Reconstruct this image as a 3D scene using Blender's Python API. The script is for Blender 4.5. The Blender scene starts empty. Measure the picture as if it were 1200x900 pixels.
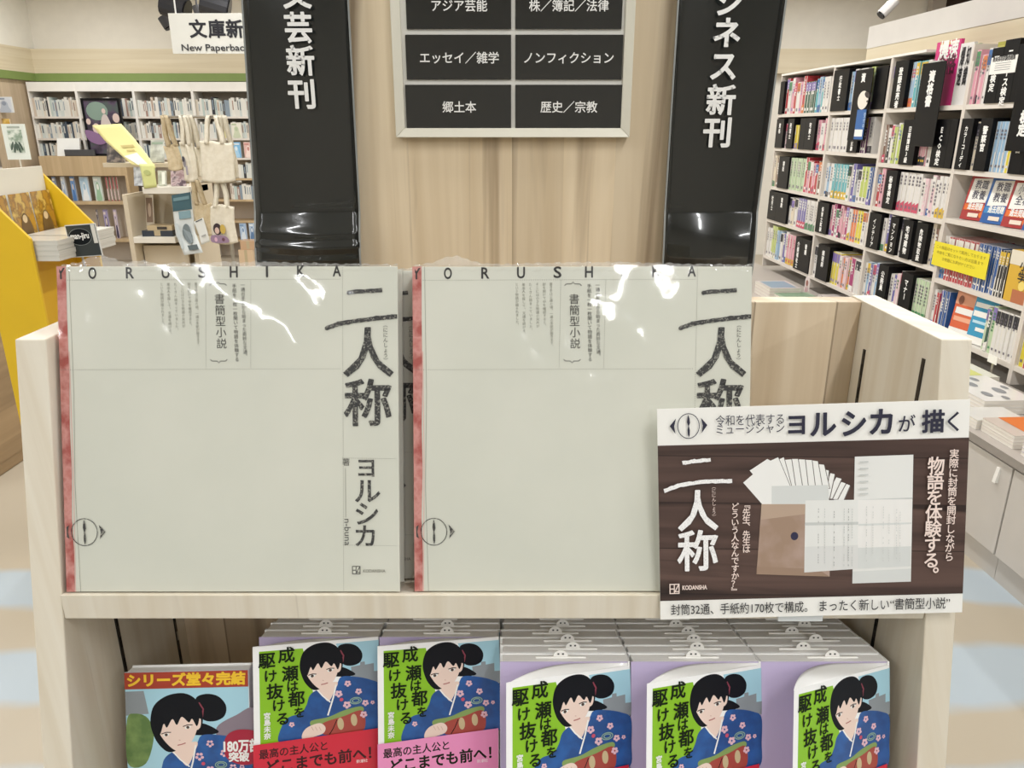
import bpy, bmesh, math, random
from math import sin, cos, pi, radians, sqrt
from mathutils import Vector, Matrix, Euler
random.seed(7)
C = bpy.context.scene.collection
SC = bpy.context.scene

# ------------------------------------------------------------------ camera, light, exposure
F = 890.0
PITCH = radians(18.6)
EYE = Vector((0, 0, 1.5))
cam = bpy.data.cameras.new('camera')
cam.sensor_width = 36.0
cam.lens = 36.0 * F / 1200.0
cam.clip_start = 0.05
camo = bpy.data.objects.new('camera', cam)
camo.location = EYE
camo.rotation_euler = (pi / 2 - PITCH, 0, 0)
C.objects.link(camo)
SC.camera = camo
SC.view_settings.view_transform = 'Standard'
SC.view_settings.look = 'None'
SC.view_settings.exposure = 0.02
SC.view_settings.gamma = 1.0
SC.view_settings.use_curve_mapping = False

W = bpy.data.worlds.new('world')
SC.world = W
W.use_nodes = True
W.node_tree.nodes['Background'].inputs[0].default_value = (1.0, 0.97, 0.93, 1)
W.node_tree.nodes['Background'].inputs[1].default_value = 0.35

def strip(x, y, z, lx, ly, power, col=(0.985, 0.99, 1.0), rz=0.0):
    l = bpy.data.lights.new('ceiling_tube', 'AREA')
    l.shape = 'RECTANGLE'; l.size = lx; l.size_y = ly
    l.energy = power; l.color = col
    o = bpy.data.objects.new('ceiling_tube', l)
    o.location = (x, y, z); o.rotation_euler = (0, 0, rz)
    C.objects.link(o)

CEIL = 3.05
# the shop's ceiling tubes, in rows running away from the camera
for x in (-4.6, -1.9, 0.75, 3.4):
    for y in (-4.2, -2.6, -0.9, 1.0, 2.8, 4.6, 6.4, 8.0):
        strip(x, y, CEIL - 0.05, 0.10, 1.15, 20.5 if y < 0 else 24)

# ------------------------------------------------------------------ geometry from the camera
FW = Vector((0, cos(PITCH), -sin(PITCH))); UP = Vector((0, sin(PITCH), cos(PITCH)))
def ray(px, py): return Vector(((px - 600) / F, 0, 0)) + FW + UP * ((450 - py) / F)
def at_d(px, py, d): return EYE + ray(px, py) * d
def at_y(px, py, Y):
    r = ray(px, py); return EYE + r * (Y / r.y)
def at_z(px, py, z):
    r = ray(px, py); return EYE + r * ((z - 1.5) / r.z)
def at_pl(px, py, p0, n):
    r = ray(px, py); return EYE + r * ((Vector(p0) - EYE).dot(n) / r.dot(n))

# ------------------------------------------------------------------ materials
def lin(c):
    return c / 12.92 if c <= 0.04045 else ((c + 0.055) / 1.055) ** 2.4
def hexc(h):
    h = h.lstrip('#')
    return tuple(lin(int(h[i:i + 2], 16) / 255) for i in (0, 2, 4)) + (1,)
_M = {}
def mat(h, rough=0.55, coat=0.0, metal=0.0, name=None):
    """A plain surface whose colour wavers slightly with a fine noise."""
    key = (h, rough, coat, metal)
    if key in _M: return _M[key]
    m = bpy.data.materials.new(name or 'surface_' + h)
    m.use_nodes = True
    nt = m.node_tree; b = nt.nodes['Principled BSDF']
    tc = nt.nodes.new('ShaderNodeTexCoord')
    nz = nt.nodes.new('ShaderNodeTexNoise'); nz.inputs['Scale'].default_value = 9; nz.inputs['Detail'].default_value = 3
    mx = nt.nodes.new('ShaderNodeMix'); mx.data_type = 'RGBA'
    c = hexc(h)
    mx.inputs[6].default_value = tuple(v * 0.95 for v in c[:3]) + (1,)
    mx.inputs[7].default_value = tuple(min(1, v * 1.05) for v in c[:3]) + (1,)
    nt.links.new(tc.outputs['Object'], nz.inputs['Vector'])
    nt.links.new(nz.outputs[0], mx.inputs[0]); nt.links.new(mx.outputs[2], b.inputs['Base Color'])
    b.inputs['Roughness'].default_value = rough
    b.inputs['Metallic'].default_value = metal
    b.inputs['Coat Weight'].default_value = coat
    b.inputs['Coat Roughness'].default_value = 0.06
    if max(c[:3]) < 0.02 and rough >= 0.28: b.inputs['Specular IOR Level'].default_value = 0.18
    _M[key] = m
    return m

def wood(name, c1, c2, streak, plank=0.085, horiz=False, sfac=0.45, rough=0.5, tint=0.12, scale=1.0, thr=0.60, joint=0.0):
    """Boards glued side by side: grain along Z (or along X+Y when horiz), darker mineral streaks, a tint per board."""
    m = bpy.data.materials.new(name); m.use_nodes = True
    nt = m.node_tree; N = nt.nodes; L = nt.links; b = N['Principled BSDF']
    tc = N.new('ShaderNodeTexCoord'); sp = N.new('ShaderNodeSeparateXYZ'); L.new(tc.outputs['Object'], sp.inputs[0])
    ad = N.new('ShaderNodeMath'); ad.operation = 'ADD'; L.new(sp.outputs[0], ad.inputs[0]); L.new(sp.outputs[1], ad.inputs[1])
    across, along = (sp.outputs[2], ad.outputs[0]) if horiz else (ad.outputs[0], sp.outputs[2])
    dv = N.new('ShaderNodeMath'); dv.operation = 'DIVIDE'; L.new(across, dv.inputs[0]); dv.inputs[1].default_value = plank
    fl = N.new('ShaderNodeMath'); fl.operation = 'FLOOR'; L.new(dv.outputs[0], fl.inputs[0])
    wn = N.new('ShaderNodeTexWhiteNoise'); wn.noise_dimensions = '1D'; L.new(fl.outputs[0], wn.inputs['W'])
    # grain coordinates, shifted along the board by a per-board amount
    sh = N.new('ShaderNodeMath'); sh.operation = 'MULTIPLY_ADD'; L.new(wn.outputs[0], sh.inputs[0]); sh.inputs[1].default_value = 7.0; L.new(along, sh.inputs[2])
    def noise(sa, sl, detail, dist):
        cb = N.new('ShaderNodeCombineXYZ')
        a = N.new('ShaderNodeMath'); a.operation = 'MULTIPLY'; L.new(across, a.inputs[0]); a.inputs[1].default_value = sa * scale
        l = N.new('ShaderNodeMath'); l.operation = 'MULTIPLY'; L.new(sh.outputs[0], l.inputs[0]); l.inputs[1].default_value = sl * scale
        L.new(a.outputs[0], cb.inputs[0]); L.new(l.outputs[0], cb.inputs[1]); L.new(wn.outputs[0], cb.inputs[2])
        n = N.new('ShaderNodeTexNoise'); n.inputs['Scale'].default_value = 1.0; n.inputs['Detail'].default_value = detail; n.inputs['Distortion'].default_value = dist
        L.new(cb.outputs[0], n.inputs['Vector']); return n.outputs[0]
    g1 = noise(38, 1.4, 5, 0.4); g2 = noise(16, 0.9, 4, 1.2); g3 = noise(130, 3.0, 2, 0.0)
    def ramp(src, lo, hi, a=0.0, c=1.0):
        r = N.new('ShaderNodeMapRange'); r.inputs[1].default_value = lo; r.inputs[2].default_value = hi; r.inputs[3].default_value = a; r.inputs[4].default_value = c
        L.new(src, r.inputs[0]); return r.outputs[0]
    def mix(fac, a, c):
        x = N.new('ShaderNodeMix'); x.data_type = 'RGBA'
        L.new(fac, x.inputs[0])
        for i, v in ((6, a), (7, c)):
            if isinstance(v, tuple): x.inputs[i].default_value = v
            else: L.new(v, x.inputs[i])
        return x.outputs[2]
    base = mix(ramp(g1, 0.35, 0.68), hexc(c1), hexc(c2))
    st = hexc(streak)
    base = mix(ramp(g2, thr, thr + 0.14, 0, sfac), base, st)
    base = mix(ramp(g3, 0.68, 0.78, 0, 0.25), base, st)
    base = mix(ramp(wn.outputs[0], 0.0, 1.0, 0, tint), base, tuple(v * 0.45 for v in st[:3]) + (1,))
    if joint:
        fr = N.new('ShaderNodeMath'); fr.operation = 'FRACT'; L.new(dv.outputs[0], fr.inputs[0])
        lt = N.new('ShaderNodeMath'); lt.operation = 'LESS_THAN'; L.new(fr.outputs[0], lt.inputs[0]); lt.inputs[1].default_value = 0.022
        jm = N.new('ShaderNodeMath'); jm.operation = 'MULTIPLY'; L.new(lt.outputs[0], jm.inputs[0]); jm.inputs[1].default_value = joint
        base = mix(jm.outputs[0], base, st)
    L.new(base, b.inputs['Base Color']); b.inputs['Roughness'].default_value = rough
    bp = N.new('ShaderNodeBump'); bp.inputs['Strength'].default_value = 0.04; bp.inputs['Distance'].default_value = 0.002
    L.new(g1, bp.inputs['Height']); L.new(bp.outputs[0], b.inputs['Normal'])
    return m

def ink(name, h, paper, wear=0.35, scale=420.0):
    """Dry printing ink that lets some of the paper through, like chalk."""
    m = bpy.data.materials.new(name); m.use_nodes = True
    nt = m.node_tree; b = nt.nodes['Principled BSDF']
    tc = nt.nodes.new('ShaderNodeTexCoord')
    nz = nt.nodes.new('ShaderNodeTexNoise'); nz.inputs['Scale'].default_value = scale; nz.inputs['Detail'].default_value = 4
    rp = nt.nodes.new('ShaderNodeMapRange'); rp.inputs[1].default_value = 0.52; rp.inputs[2].default_value = 0.66; rp.inputs[4].default_value = wear
    mx = nt.nodes.new('ShaderNodeMix'); mx.data_type = 'RGBA'
    mx.inputs[6].default_value = hexc(h); mx.inputs[7].default_value = hexc(paper)
    nt.links.new(tc.outputs['Object'], nz.inputs['Vector']); nt.links.new(nz.outputs[0], rp.inputs[0])
    nt.links.new(rp.outputs[0], mx.inputs[0]); nt.links.new(mx.outputs[2], b.inputs['Base Color'])
    b.inputs['Roughness'].default_value = 0.6
    return m

def blotch(name, h1, h2, scale, rough=0.5, detail=4, coat=0.0, lo=0.4, hi=0.6, h3=None, stretch=(1, 1, 1)):
    """Two (or three) colours in soft patches: printed pictures, mottled paper, floor."""
    m = bpy.data.materials.new(name); m.use_nodes = True
    nt = m.node_tree; b = nt.nodes['Principled BSDF']
    tc = nt.nodes.new('ShaderNodeTexCoord'); mp = nt.nodes.new('ShaderNodeMapping'); mp.inputs['Scale'].default_value = stretch
    nz = nt.nodes.new('ShaderNodeTexNoise'); nz.inputs['Scale'].default_value = scale; nz.inputs['Detail'].default_value = detail
    cr = nt.nodes.new('ShaderNodeValToRGB'); e = cr.color_ramp.elements
    e[0].position = lo; e[0].color = hexc(h1); e[1].position = hi; e[1].color = hexc(h2)
    if h3:
        x = e.new((lo + hi) / 2); x.color = hexc(h3)
    nt.links.new(tc.outputs['Object'], mp.inputs[0]); nt.links.new(mp.outputs[0], nz.inputs['Vector'])
    nt.links.new(nz.outputs[0], cr.inputs[0]); nt.links.new(cr.outputs[0], b.inputs['Base Color'])
    b.inputs['Roughness'].default_value = rough; b.inputs['Coat Weight'].default_value = coat; b.inputs['Coat Roughness'].default_value = 0.05
    return m

def film(name, bump=0.25, scale=22.0, fac=0.9, haze=0.0, dist=0.004, cap=0.08):
    """Clear plastic wrap: see-through, with sharp reflections that wander over its wrinkles."""
    m = bpy.data.materials.new(name); m.use_nodes = True
    nt = m.node_tree; N = nt.nodes; L = nt.links
    for n in list(N):
        if n.type != 'OUTPUT_MATERIAL': N.remove(n)
    out = [n for n in N if n.type == 'OUTPUT_MATERIAL'][0]
    tr = N.new('ShaderNodeBsdfTransparent'); gl = N.new('ShaderNodeBsdfGlossy'); gl.inputs['Roughness'].default_value = 0.07
    fr = N.new('ShaderNodeFresnel'); fr.inputs['IOR'].default_value = 1.5
    mu = N.new('ShaderNodeMath'); mu.operation = 'MULTIPLY'; mu.inputs[1].default_value = fac; L.new(fr.outputs[0], mu.inputs[0])
    mn = N.new('ShaderNodeMath'); mn.operation = 'MINIMUM'; mn.inputs[1].default_value = cap; L.new(mu.outputs[0], mn.inputs[0]); mu = mn
    tc = N.new('ShaderNodeTexCoord'); nz = N.new('ShaderNodeTexNoise'); nz.inputs['Scale'].default_value = scale; nz.inputs['Detail'].default_value = 2.5
    bp = N.new('ShaderNodeBump'); bp.inputs['Strength'].default_value = bump; bp.inputs['Distance'].default_value = dist
    L.new(tc.outputs['Object'], nz.inputs['Vector']); L.new(nz.outputs[0], bp.inputs['Height'])
    L.new(bp.outputs[0], gl.inputs['Normal']); L.new(bp.outputs[0], fr.inputs['Normal'])
    sh = N.new('ShaderNodeMixShader'); L.new(mu.outputs[0], sh.inputs[0]); L.new(tr.outputs[0], sh.inputs[1]); L.new(gl.outputs[0], sh.inputs[2])
    L.new(sh.outputs[0], out.inputs[0])
    if haze:
        df = N.new('ShaderNodeBsdfDiffuse'); df.inputs[0].default_value = (0.9, 0.9, 0.88, 1)
        s2 = N.new('ShaderNodeMixShader'); s2.inputs[0].default_value = haze
        L.new(sh.outputs[0], s2.inputs[1]); L.new(df.outputs[0], s2.inputs[2]); L.new(s2.outputs[0], out.inputs[0])
    return m

def pages(name, h1, h2, axis=1, scale=900):
    """The edge of a block of leaves: fine lines across the thickness."""
    m = bpy.data.materials.new(name); m.use_nodes = True
    nt = m.node_tree; b = nt.nodes['Principled BSDF']
    tc = nt.nodes.new('ShaderNodeTexCoord'); mp = nt.nodes.new('ShaderNodeMapping')
    s = [3, 3, 3]; s[axis] = scale; mp.inputs['Scale'].default_value = s
    nz = nt.nodes.new('ShaderNodeTexNoise'); nz.inputs['Scale'].default_value = 1; nz.inputs['Detail'].default_value = 2
    mx = nt.nodes.new('ShaderNodeMix'); mx.data_type = 'RGBA'; mx.inputs[6].default_value = hexc(h1); mx.inputs[7].default_value = hexc(h2)
    nt.links.new(tc.outputs['Object'], mp.inputs[0]); nt.links.new(mp.outputs[0], nz.inputs['Vector'])
    nt.links.new(nz.outputs[0], mx.inputs[0]); nt.links.new(mx.outputs[2], b.inputs['Base Color'])
    b.inputs['Roughness'].default_value = 0.8
    return m

# ------------------------------------------------------------------ mesh building
class MB:
    def __init__(s): s.v = []; s.f = []; s.fm = []; s.ms = []
    def slot(s, m):
        if m not in s.ms: s.ms.append(m)
        return s.ms.index(m)
    def poly(s, pts, m):
        i = len(s.v); s.v += [tuple(p) for p in pts]; s.f.append(list(range(i, i + len(pts)))); s.fm.append(s.slot(m)); return s
    def mesh(s, vs, fs, m):
        i = len(s.v); k = s.slot(m); s.v += [tuple(p) for p in vs]
        for f in fs: s.f.append([i + a for a in f]); s.fm.append(k)
        return s
    def box(s, lo, hi, m, top=None, front=None, xf=None):
        x0, y0, z0 = lo; x1, y1, z1 = hi
        p = [Vector(q) for q in ((x0, y0, z0), (x1, y0, z0), (x1, y1, z0), (x0, y1, z0), (x0, y0, z1), (x1, y0, z1), (x1, y1, z1), (x0, y1, z1))]
        if xf: p = [xf(q) for q in p]
        i = len(s.v); s.v += [tuple(q) for q in p]
        for n, f in enumerate(((0, 3, 2, 1), (4, 5, 6, 7), (0, 1, 5, 4), (1, 2, 6, 5), (2, 3, 7, 6), (3, 0, 4, 7))):
            s.f.append([i + a for a in f])
            s.fm.append(s.slot(top if (n == 1 and top) else front if (n == 2 and front) else m))
        return s
    def hexa(s, p, m):
        """Eight corners: bottom four counter-clockwise, then top four."""
        i = len(s.v); s.v += [tuple(q) for q in p]; k = s.slot(m)
        for f in ((0, 3, 2, 1), (4, 5, 6, 7), (0, 1, 5, 4), (1, 2, 6, 5), (2, 3, 7, 6), (3, 0, 4, 7)):
            s.f.append([i + a for a in f]); s.fm.append(k)
        return s
    def prism(s, pts, off, m):
        """A polygon pushed along a vector."""
        n = len(pts); off = Vector(off); i = len(s.v); k = s.slot(m)
        s.v += [tuple(p) for p in pts] + [tuple(Vector(p) + off) for p in pts]
        s.f.append([i + a for a in range(n)][::-1]); s.f.append([i + n + a for a in range(n)]); s.fm += [k, k]
        for a in range(n):
            c = (a + 1) % n; s.f.append([i + a, i + c, i + n + c, i + n + a]); s.fm.append(k)
        return s
    def tube(s, path, r, m, n=8, cap=True):
        path = [Vector(p) for p in path]; i0 = len(s.v); k = s.slot(m)
        for j, p in enumerate(path):
            t = (path[min(j + 1, len(path) - 1)] - path[max(j - 1, 0)]).normalized()
            a = t.cross(Vector((0, 0, 1)) if abs(t.z) < 0.9 else Vector((1, 0, 0))).normalized(); b = t.cross(a)
            for q in range(n):
                s.v.append(tuple(p + (a * cos(2 * pi * q / n) + b * sin(2 * pi * q / n)) * r))
        for j in range(len(path) - 1):
            for q in range(n):
                c = (q + 1) % n
                s.f.append([i0 + j * n + q, i0 + j * n + c, i0 + (j + 1) * n + c, i0 + (j + 1) * n + q]); s.fm.append(k)
        if cap:
            s.f.append([i0 + q for q in range(n)][::-1]); s.f.append([i0 + (len(path) - 1) * n + q for q in range(n)]); s.fm += [k, k]
        return s
    def grid(s, fn, nu, nv, m):
        i = len(s.v); k = s.slot(m)
        for b in range(nv + 1):
            for a in range(nu + 1): s.v.append(tuple(fn(a / nu, b / nv)))
        for b in range(nv):
            for a in range(nu):
                q = i + b * (nu + 1) + a
                s.f.append([q, q + 1, q + nu + 2, q + nu + 1]); s.fm.append(k)
        return s
    def data(s, name):
        me = bpy.data.meshes.new(name); me.from_pydata(s.v, [], s.f)
        for m in s.ms: me.materials.append(m)
        me.polygons.foreach_set('material_index', s.fm)
        me.validate(); me.update(); return me
    def build(s, name, parent=None, loc=None, rot=None, smooth=False, bevel=0.0, label=None):
        me = s.data(name)
        if smooth: me.polygons.foreach_set('use_smooth', [True] * len(me.polygons))
        o = bpy.data.objects.new(name, me); C.objects.link(o)
        if parent: o.parent = parent
        if loc is not None: o.location = loc
        if rot is not None: o.rotation_euler = rot
        if bevel:
            b = o.modifiers.new('edge', 'BEVEL'); b.width = bevel; b.segments = 2; b.limit_method = 'ANGLE'
        if label: o['label'] = label
        return o

def tag(o, label, cat, group=None):
    o['label'] = label; o['category'] = cat
    if group: o['group'] = group
    return o
def thing(name, label, cat, loc=(0, 0, 0), rot=(0, 0, 0), group=None):
    o = bpy.data.objects.new(name, None); o.empty_display_size = 0.05; C.objects.link(o)
    o.location = loc; o.rotation_euler = rot
    return tag(o, label, cat, group)
def struct(o):
    o['kind'] = 'structure'; return o
def dup(root, loc, rot=None, label=None, group=None):
    r = root.copy(); C.objects.link(r); r.location = loc
    if rot is not None: r.rotation_euler = rot
    if label: r['label'] = label
    if group: r['group'] = group
    for ch in list(root.children):
        c = ch.copy(); C.objects.link(c); c.parent = r
        for g in list(ch.children):
            d = g.copy(); C.objects.link(d); d.parent = c
    return r

# ------------------------------------------------------------------ lettering and flat print
_G = {}
def glyph(body, bold=0.0, res=3):
    """Outline of a run as flat faces; bold fattens every stroke by laying a band along its edge."""
    key = (body, bold, res)
    if key not in _G:
        cu = bpy.data.curves.new('t', 'FONT'); cu.body = body; cu.resolution_u = res
        o = bpy.data.objects.new('t', cu); me = o.to_mesh()
        vs = [(v.co.x, v.co.y) for v in me.vertices]; fs = [list(p.vertices) for p in me.polygons]
        o.to_mesh_clear(); bpy.data.objects.remove(o); bpy.data.curves.remove(cu)
        if bold:
            cnt = {}
            for f in fs:
                for i in range(len(f)):
                    e = (f[i], f[(i + 1) % len(f)]); k = (min(e), max(e)); cnt[k] = cnt.get(k, 0) + 1
            for (i, j), c in cnt.items():
                if c != 1: continue
                (xa, ya), (xb, yb) = vs[i][:2], vs[j][:2]; dx, dy = xb - xa, yb - ya; d = sqrt(dx * dx + dy * dy)
                if d < 1e-6: continue
                dx, dy = dx / d * bold, dy / d * bold; k = len(vs)
                ex, ey = dx * 0.6, dy * 0.6
                lv = 1 + (k // 4) % 5
                vs = vs + [(xa - ex - dy, ya - ey + dx, lv), (xa - ex + dy, ya - ey - dx, lv), (xb + ex + dy, yb + ey - dx, lv), (xb + ex - dy, yb + ey + dx, lv)]
                fs.append([k, k + 1, k + 2, k + 3])
        _G[key] = (vs, fs)
    return _G[key]
class Sheet:
    """A flat printed face: pt(x, y) takes sheet coordinates (x right, y DOWN) to space; every layer lies a hair in front of the last."""
    def __init__(s, mb, fn, normal, step=0.00008, base=0.0002):
        s.mb = mb; s.fn = fn; s.n = Vector(normal); s.k = base; s.step = step
    def pt(s, x, y): return Vector(s.fn(x, y)) + s.n * s.k
    def poly(s, pts, m, curve=False, keep=False):
        if curve: pts = smooth_loop(pts)
        a = sum(pts[i][0] * pts[(i + 1) % len(pts)][1] - pts[(i + 1) % len(pts)][0] * pts[i][1] for i in range(len(pts)))
        if a > 0: pts = pts[::-1]
        if not keep: s.k += s.step
        s.mb.poly([s.pt(*p) for p in pts], m)
    def rect(s, x0, y0, x1, y1, m, keep=False): s.poly([(x0, y0), (x1, y0), (x1, y1), (x0, y1)], m, keep=keep)
    def disc(s, x, y, rx, ry, m, n=20, rot=0.0):
        s.poly([(x + rx * cos(2 * pi * i / n) * cos(rot) - ry * sin(2 * pi * i / n) * sin(rot), y + rx * cos(2 * pi * i / n) * sin(rot) + ry * sin(2 * pi * i / n) * cos(rot)) for i in range(n)], m)
    def ring(s, x, y, rx, ry, w, m, n=32):
        s.k += s.step
        for i in range(n):
            a, b = 2 * pi * i / n, 2 * pi * (i + 1) / n
            s.mb.poly([s.pt(x + (rx - w) * cos(a), y + (ry - w) * sin(a)), s.pt(x + rx * cos(a), y + ry * sin(a)), s.pt(x + rx * cos(b), y + ry * sin(b)), s.pt(x + (rx - w) * cos(b), y + (ry - w) * sin(b))][::-1], m)
    def line(s, pts, w, m, ends=None):
        s.k += s.step
        n = len(pts); L = []; R = []
        for i, p in enumerate(pts):
            q0 = pts[max(i - 1, 0)]; q1 = pts[min(i + 1, n - 1)]
            dx, dy = q1[0] - q0[0], q1[1] - q0[1]; d = sqrt(dx * dx + dy * dy) or 1
            ww = (w[i] if isinstance(w, (list, tuple)) else w) / 2
            L.append((p[0] - dy / d * ww, p[1] + dx / d * ww)); R.append((p[0] + dy / d * ww, p[1] - dx / d * ww))
        for i in range(n - 1):
            s.poly([L[i], L[i + 1], R[i + 1], R[i]], m, keep=True)
    def dots(s, x0, y0, x1, y1, step, size, m):
        s.k += s.step; d = sqrt((x1 - x0) ** 2 + (y1 - y0) ** 2); n = int(d / step)
        for i in range(n):
            t = i / n; x = x0 + (x1 - x0) * t; y = y0 + (y1 - y0) * t
            s.rect(x - size / 2, y - size / 2, x + size / 2, y + size / 2, m, keep=True)
    def glyphs(s, body, ox, oy, size, m, bold=0.0, res=3, sx=1.0, rot=0.0, shear=0.0):
        vs, fs = glyph(body, bold, res); c, n = cos(rot), sin(rot); out = []
        for q in vs:
            x, y = q[0], q[1]
            x = x * sx + y * shear; X = x * size; Y = -y * size
            out.append(s.pt(ox + X * c - Y * n, oy + X * n + Y * c) + s.n * (s.step * 0.15 * (q[2] if len(q) > 2 else 0)))
        s.mb.mesh(out, [f for f in fs], m)
    def h(s, body, x, y, size, m, bold=0.0, align='L', width=None, res=3, rot=0.0):
        """A horizontal run, y = baseline; width squeezes or stretches it."""
        s.k += s.step
        vs, _ = glyph(body, bold, res); x0 = min(v[0] for v in vs); x1 = max(v[0] for v in vs)
        sx = width / ((x1 - x0) * size) if width else 1.0
        w = (x1 - x0) * size * sx
        off = {'L': 0, 'C': -w / 2, 'R': -w}[align] - x0 * size * sx
        s.glyphs(body, x + off * cos(rot), y + off * sin(rot), size, m, bold, res, sx, rot)
    def v(s, body, x, y, size, pitch, m, bold=0.0, res=3, dx=0.0, sizes=None, rot=0.0):
        """A vertical run: x = column centre, y = top of the first character."""
        s.k += s.step; yy = y
        for i, ch in enumerate(body):
            z = sizes[i] * size if sizes else size; p = pitch * (sizes[i] if sizes else 1)
            cx = x + dx * i; cy = yy + p / 2
            if ch not in ' \u3000':
                if ch in 'ー（）「」『』〜（）︵︶':
                    s.glyphs(ch, cx - 0.38 * z, cy - 0.5 * z, z, m, bold, res, 1.0, pi / 2)
                elif ch in '、。':
                    s.glyphs(ch, cx + 0.1 * z, cy - 0.22 * z, z, m, bold, res)
                elif ord(ch) < 128:
                    vs, _ = glyph(ch, bold, res); w = max(q[0] for q in vs) + min(q[0] for q in vs)
                    s.glyphs(ch, cx - w * z / 2, cy + 0.36 * z, z, m, bold, res)
                else:
                    s.glyphs(ch, cx - 0.5 * z * cos(rot), cy + 0.38 * z - 0.5 * z * sin(rot), z, m, bold, res, 1.0, rot)
            yy += p
def smooth_loop(p, n=5):
    out = []; N = len(p)
    for i in range(N):
        a, b, c, d = p[i - 1], p[i], p[(i + 1) % N], p[(i + 2) % N]
        for k in range(n):
            t = k / n; q = []
            for j in (0, 1):
                q.append(0.5 * (2 * b[j] + (c[j] - a[j]) * t + (2 * a[j] - 5 * b[j] + 4 * c[j] - d[j]) * t * t + (3 * b[j] - a[j] - 3 * c[j] + d[j]) * t ** 3))
            out.append(tuple(q))
    return out

# ------------------------------------------------------------------ shared surfaces
M_STAND = wood('pale_poplar_wood', '#ead9bf', '#cfb898', '#7f6a55', plank=0.088, sfac=0.6, rough=0.5, tint=0.30, scale=0.8, thr=0.55, joint=0.6)
M_POST = wood('pale_poplar_edge', '#e4dccb', '#d8ccb6', '#a89882', plank=0.4, sfac=0.35, rough=0.5, tint=0.05, scale=1.3)
M_PILLAR = wood('tan_poplar_wood', '#eedcbd', '#d9c3a0', '#80674c', plank=0.066, sfac=0.75, rough=0.42, tint=0.2, scale=0.9, thr=0.53)
M_CORNICE = wood('cornice_wood', '#dfd3b8', '#d2c3a4', '#b39f7e', plank=0.09, horiz=True, sfac=0.3, rough=0.5, tint=0.08, scale=0.35)
M_LOWWOOD = wood('shop_oak', '#c9b18c', '#bda47e', '#94795a', plank=0.12, sfac=0.3, tint=0.12, scale=0.5)
M_DARKOAK = wood('shop_oak_dark', '#ad926e', '#99805e', '#6d5840', plank=0.14, horiz=True, sfac=0.4, tint=0.2, scale=0.5)
M_WALL = mat('#ebe6da', 0.85); M_WHITE = mat('#eeebe4', 0.5); M_SHELF = mat('#ddd6cc', 0.5)
M_SLOT = mat('#3a3632', 0.35, metal=0.7); M_STEEL = mat('#b9b6ae', 0.3, metal=0.9)
M_BLACK = mat('#141416', 0.28); M_GLOSSBLACK = mat('#1d1f1f', 0.12, coat=1.0)
M_PAPER = mat('#f1efe9', 0.6); M_TXT = mat('#2b2a2c', 0.6); M_TXTW = mat('#f3f2ee', 0.5)

# ------------------------------------------------------------------ floor, ceiling, walls
def floor_material():
    m = bpy.data.materials.new('vinyl_floor'); m.use_nodes = True
    nt = m.node_tree; N = nt.nodes; L = nt.links; b = N['Principled BSDF']
    tc = N.new('ShaderNodeTexCoord'); sp = N.new('ShaderNodeSeparateXYZ'); L.new(tc.outputs['Object'], sp.inputs[0])
    nz = N.new('ShaderNodeTexNoise'); nz.inputs['Scale'].default_value = 1.7; nz.inputs['Detail'].default_value = 3; L.new(tc.outputs['Object'], nz.inputs[0])
    # broad bands of pale blue and beige vinyl laid across the aisle
    a = N.new('ShaderNodeMath'); a.operation = 'MULTIPLY_ADD'; L.new(nz.outputs[0], a.inputs[0]); a.inputs[1].default_value = 0.22; L.new(sp.outputs[1], a.inputs[2])
    k = N.new('ShaderNodeMath'); k.operation = 'MULTIPLY_ADD'; L.new(a.outputs[0], k.inputs[0]); k.inputs[1].default_value = 2 * pi / 0.45; k.inputs[2].default_value = -2 * pi * (2.36) / 0.45
    c = N.new('ShaderNodeMath'); c.operation = 'COSINE'; L.new(k.outputs[0], c.inputs[0])
    r = N.new('ShaderNodeMapRange'); L.new(c.outputs[0], r.inputs[0]); r.inputs[1].default_value = -0.35; r.inputs[2].default_value = 0.25
    mx = N.new('ShaderNodeMix'); mx.data_type = 'RGBA'; mx.inputs[6].default_value = hexc('#b0a592'); mx.inputs[7].default_value = hexc('#aab5bc')
    e = N.new('ShaderNodeMapRange'); L.new(a.outputs[0], e.inputs[0]); e.inputs[1].default_value = 2.62; e.inputs[2].default_value = 2.48
    g = N.new('ShaderNodeMath'); g.operation = 'MULTIPLY'; L.new(r.outputs[0], g.inputs[0]); L.new(e.outputs[0], g.inputs[1]); L.new(g.outputs[0], mx.inputs[0])
    L.new(mx.outputs[2], b.inputs['Base Color'])
    b.inputs['Roughness'].default_value = 0.3
    return m
M_FLOOR = floor_material()
struct(MB().box((-8, -6, -0.1), (6, 11, 0), M_FLOOR).build('floor'))
struct(MB().box((-8, -6, CEIL), (6, 11, CEIL + 0.1), mat('#e6e2d8', 0.9)).build('ceiling'))
YB = 9.55
struct(MB().box((-8, YB, 0), (6, YB + 0.1, CEIL), M_WALL).build('wall_back'))
struct(MB().box((-8.1, -6, 0), (-8, YB, CEIL), M_WALL).build('wall_left'))
struct(MB().box((6, -6, 0), (6.1, YB, CEIL), mat('#7d736a', 0.9)).build('wall_right'))
struct(MB().box((-8, -6.1, 0), (6, -6, CEIL), mat('#b9b2a6', 0.9)).build('wall_front'))
# nearer wall block on the far left, standing proud of the back wall
XN = -5.52
struct(MB().box((-8, 8.62, 2.36), (XN, YB, CEIL), mat('#efece2', 0.85)).build('trim_1'))
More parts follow.
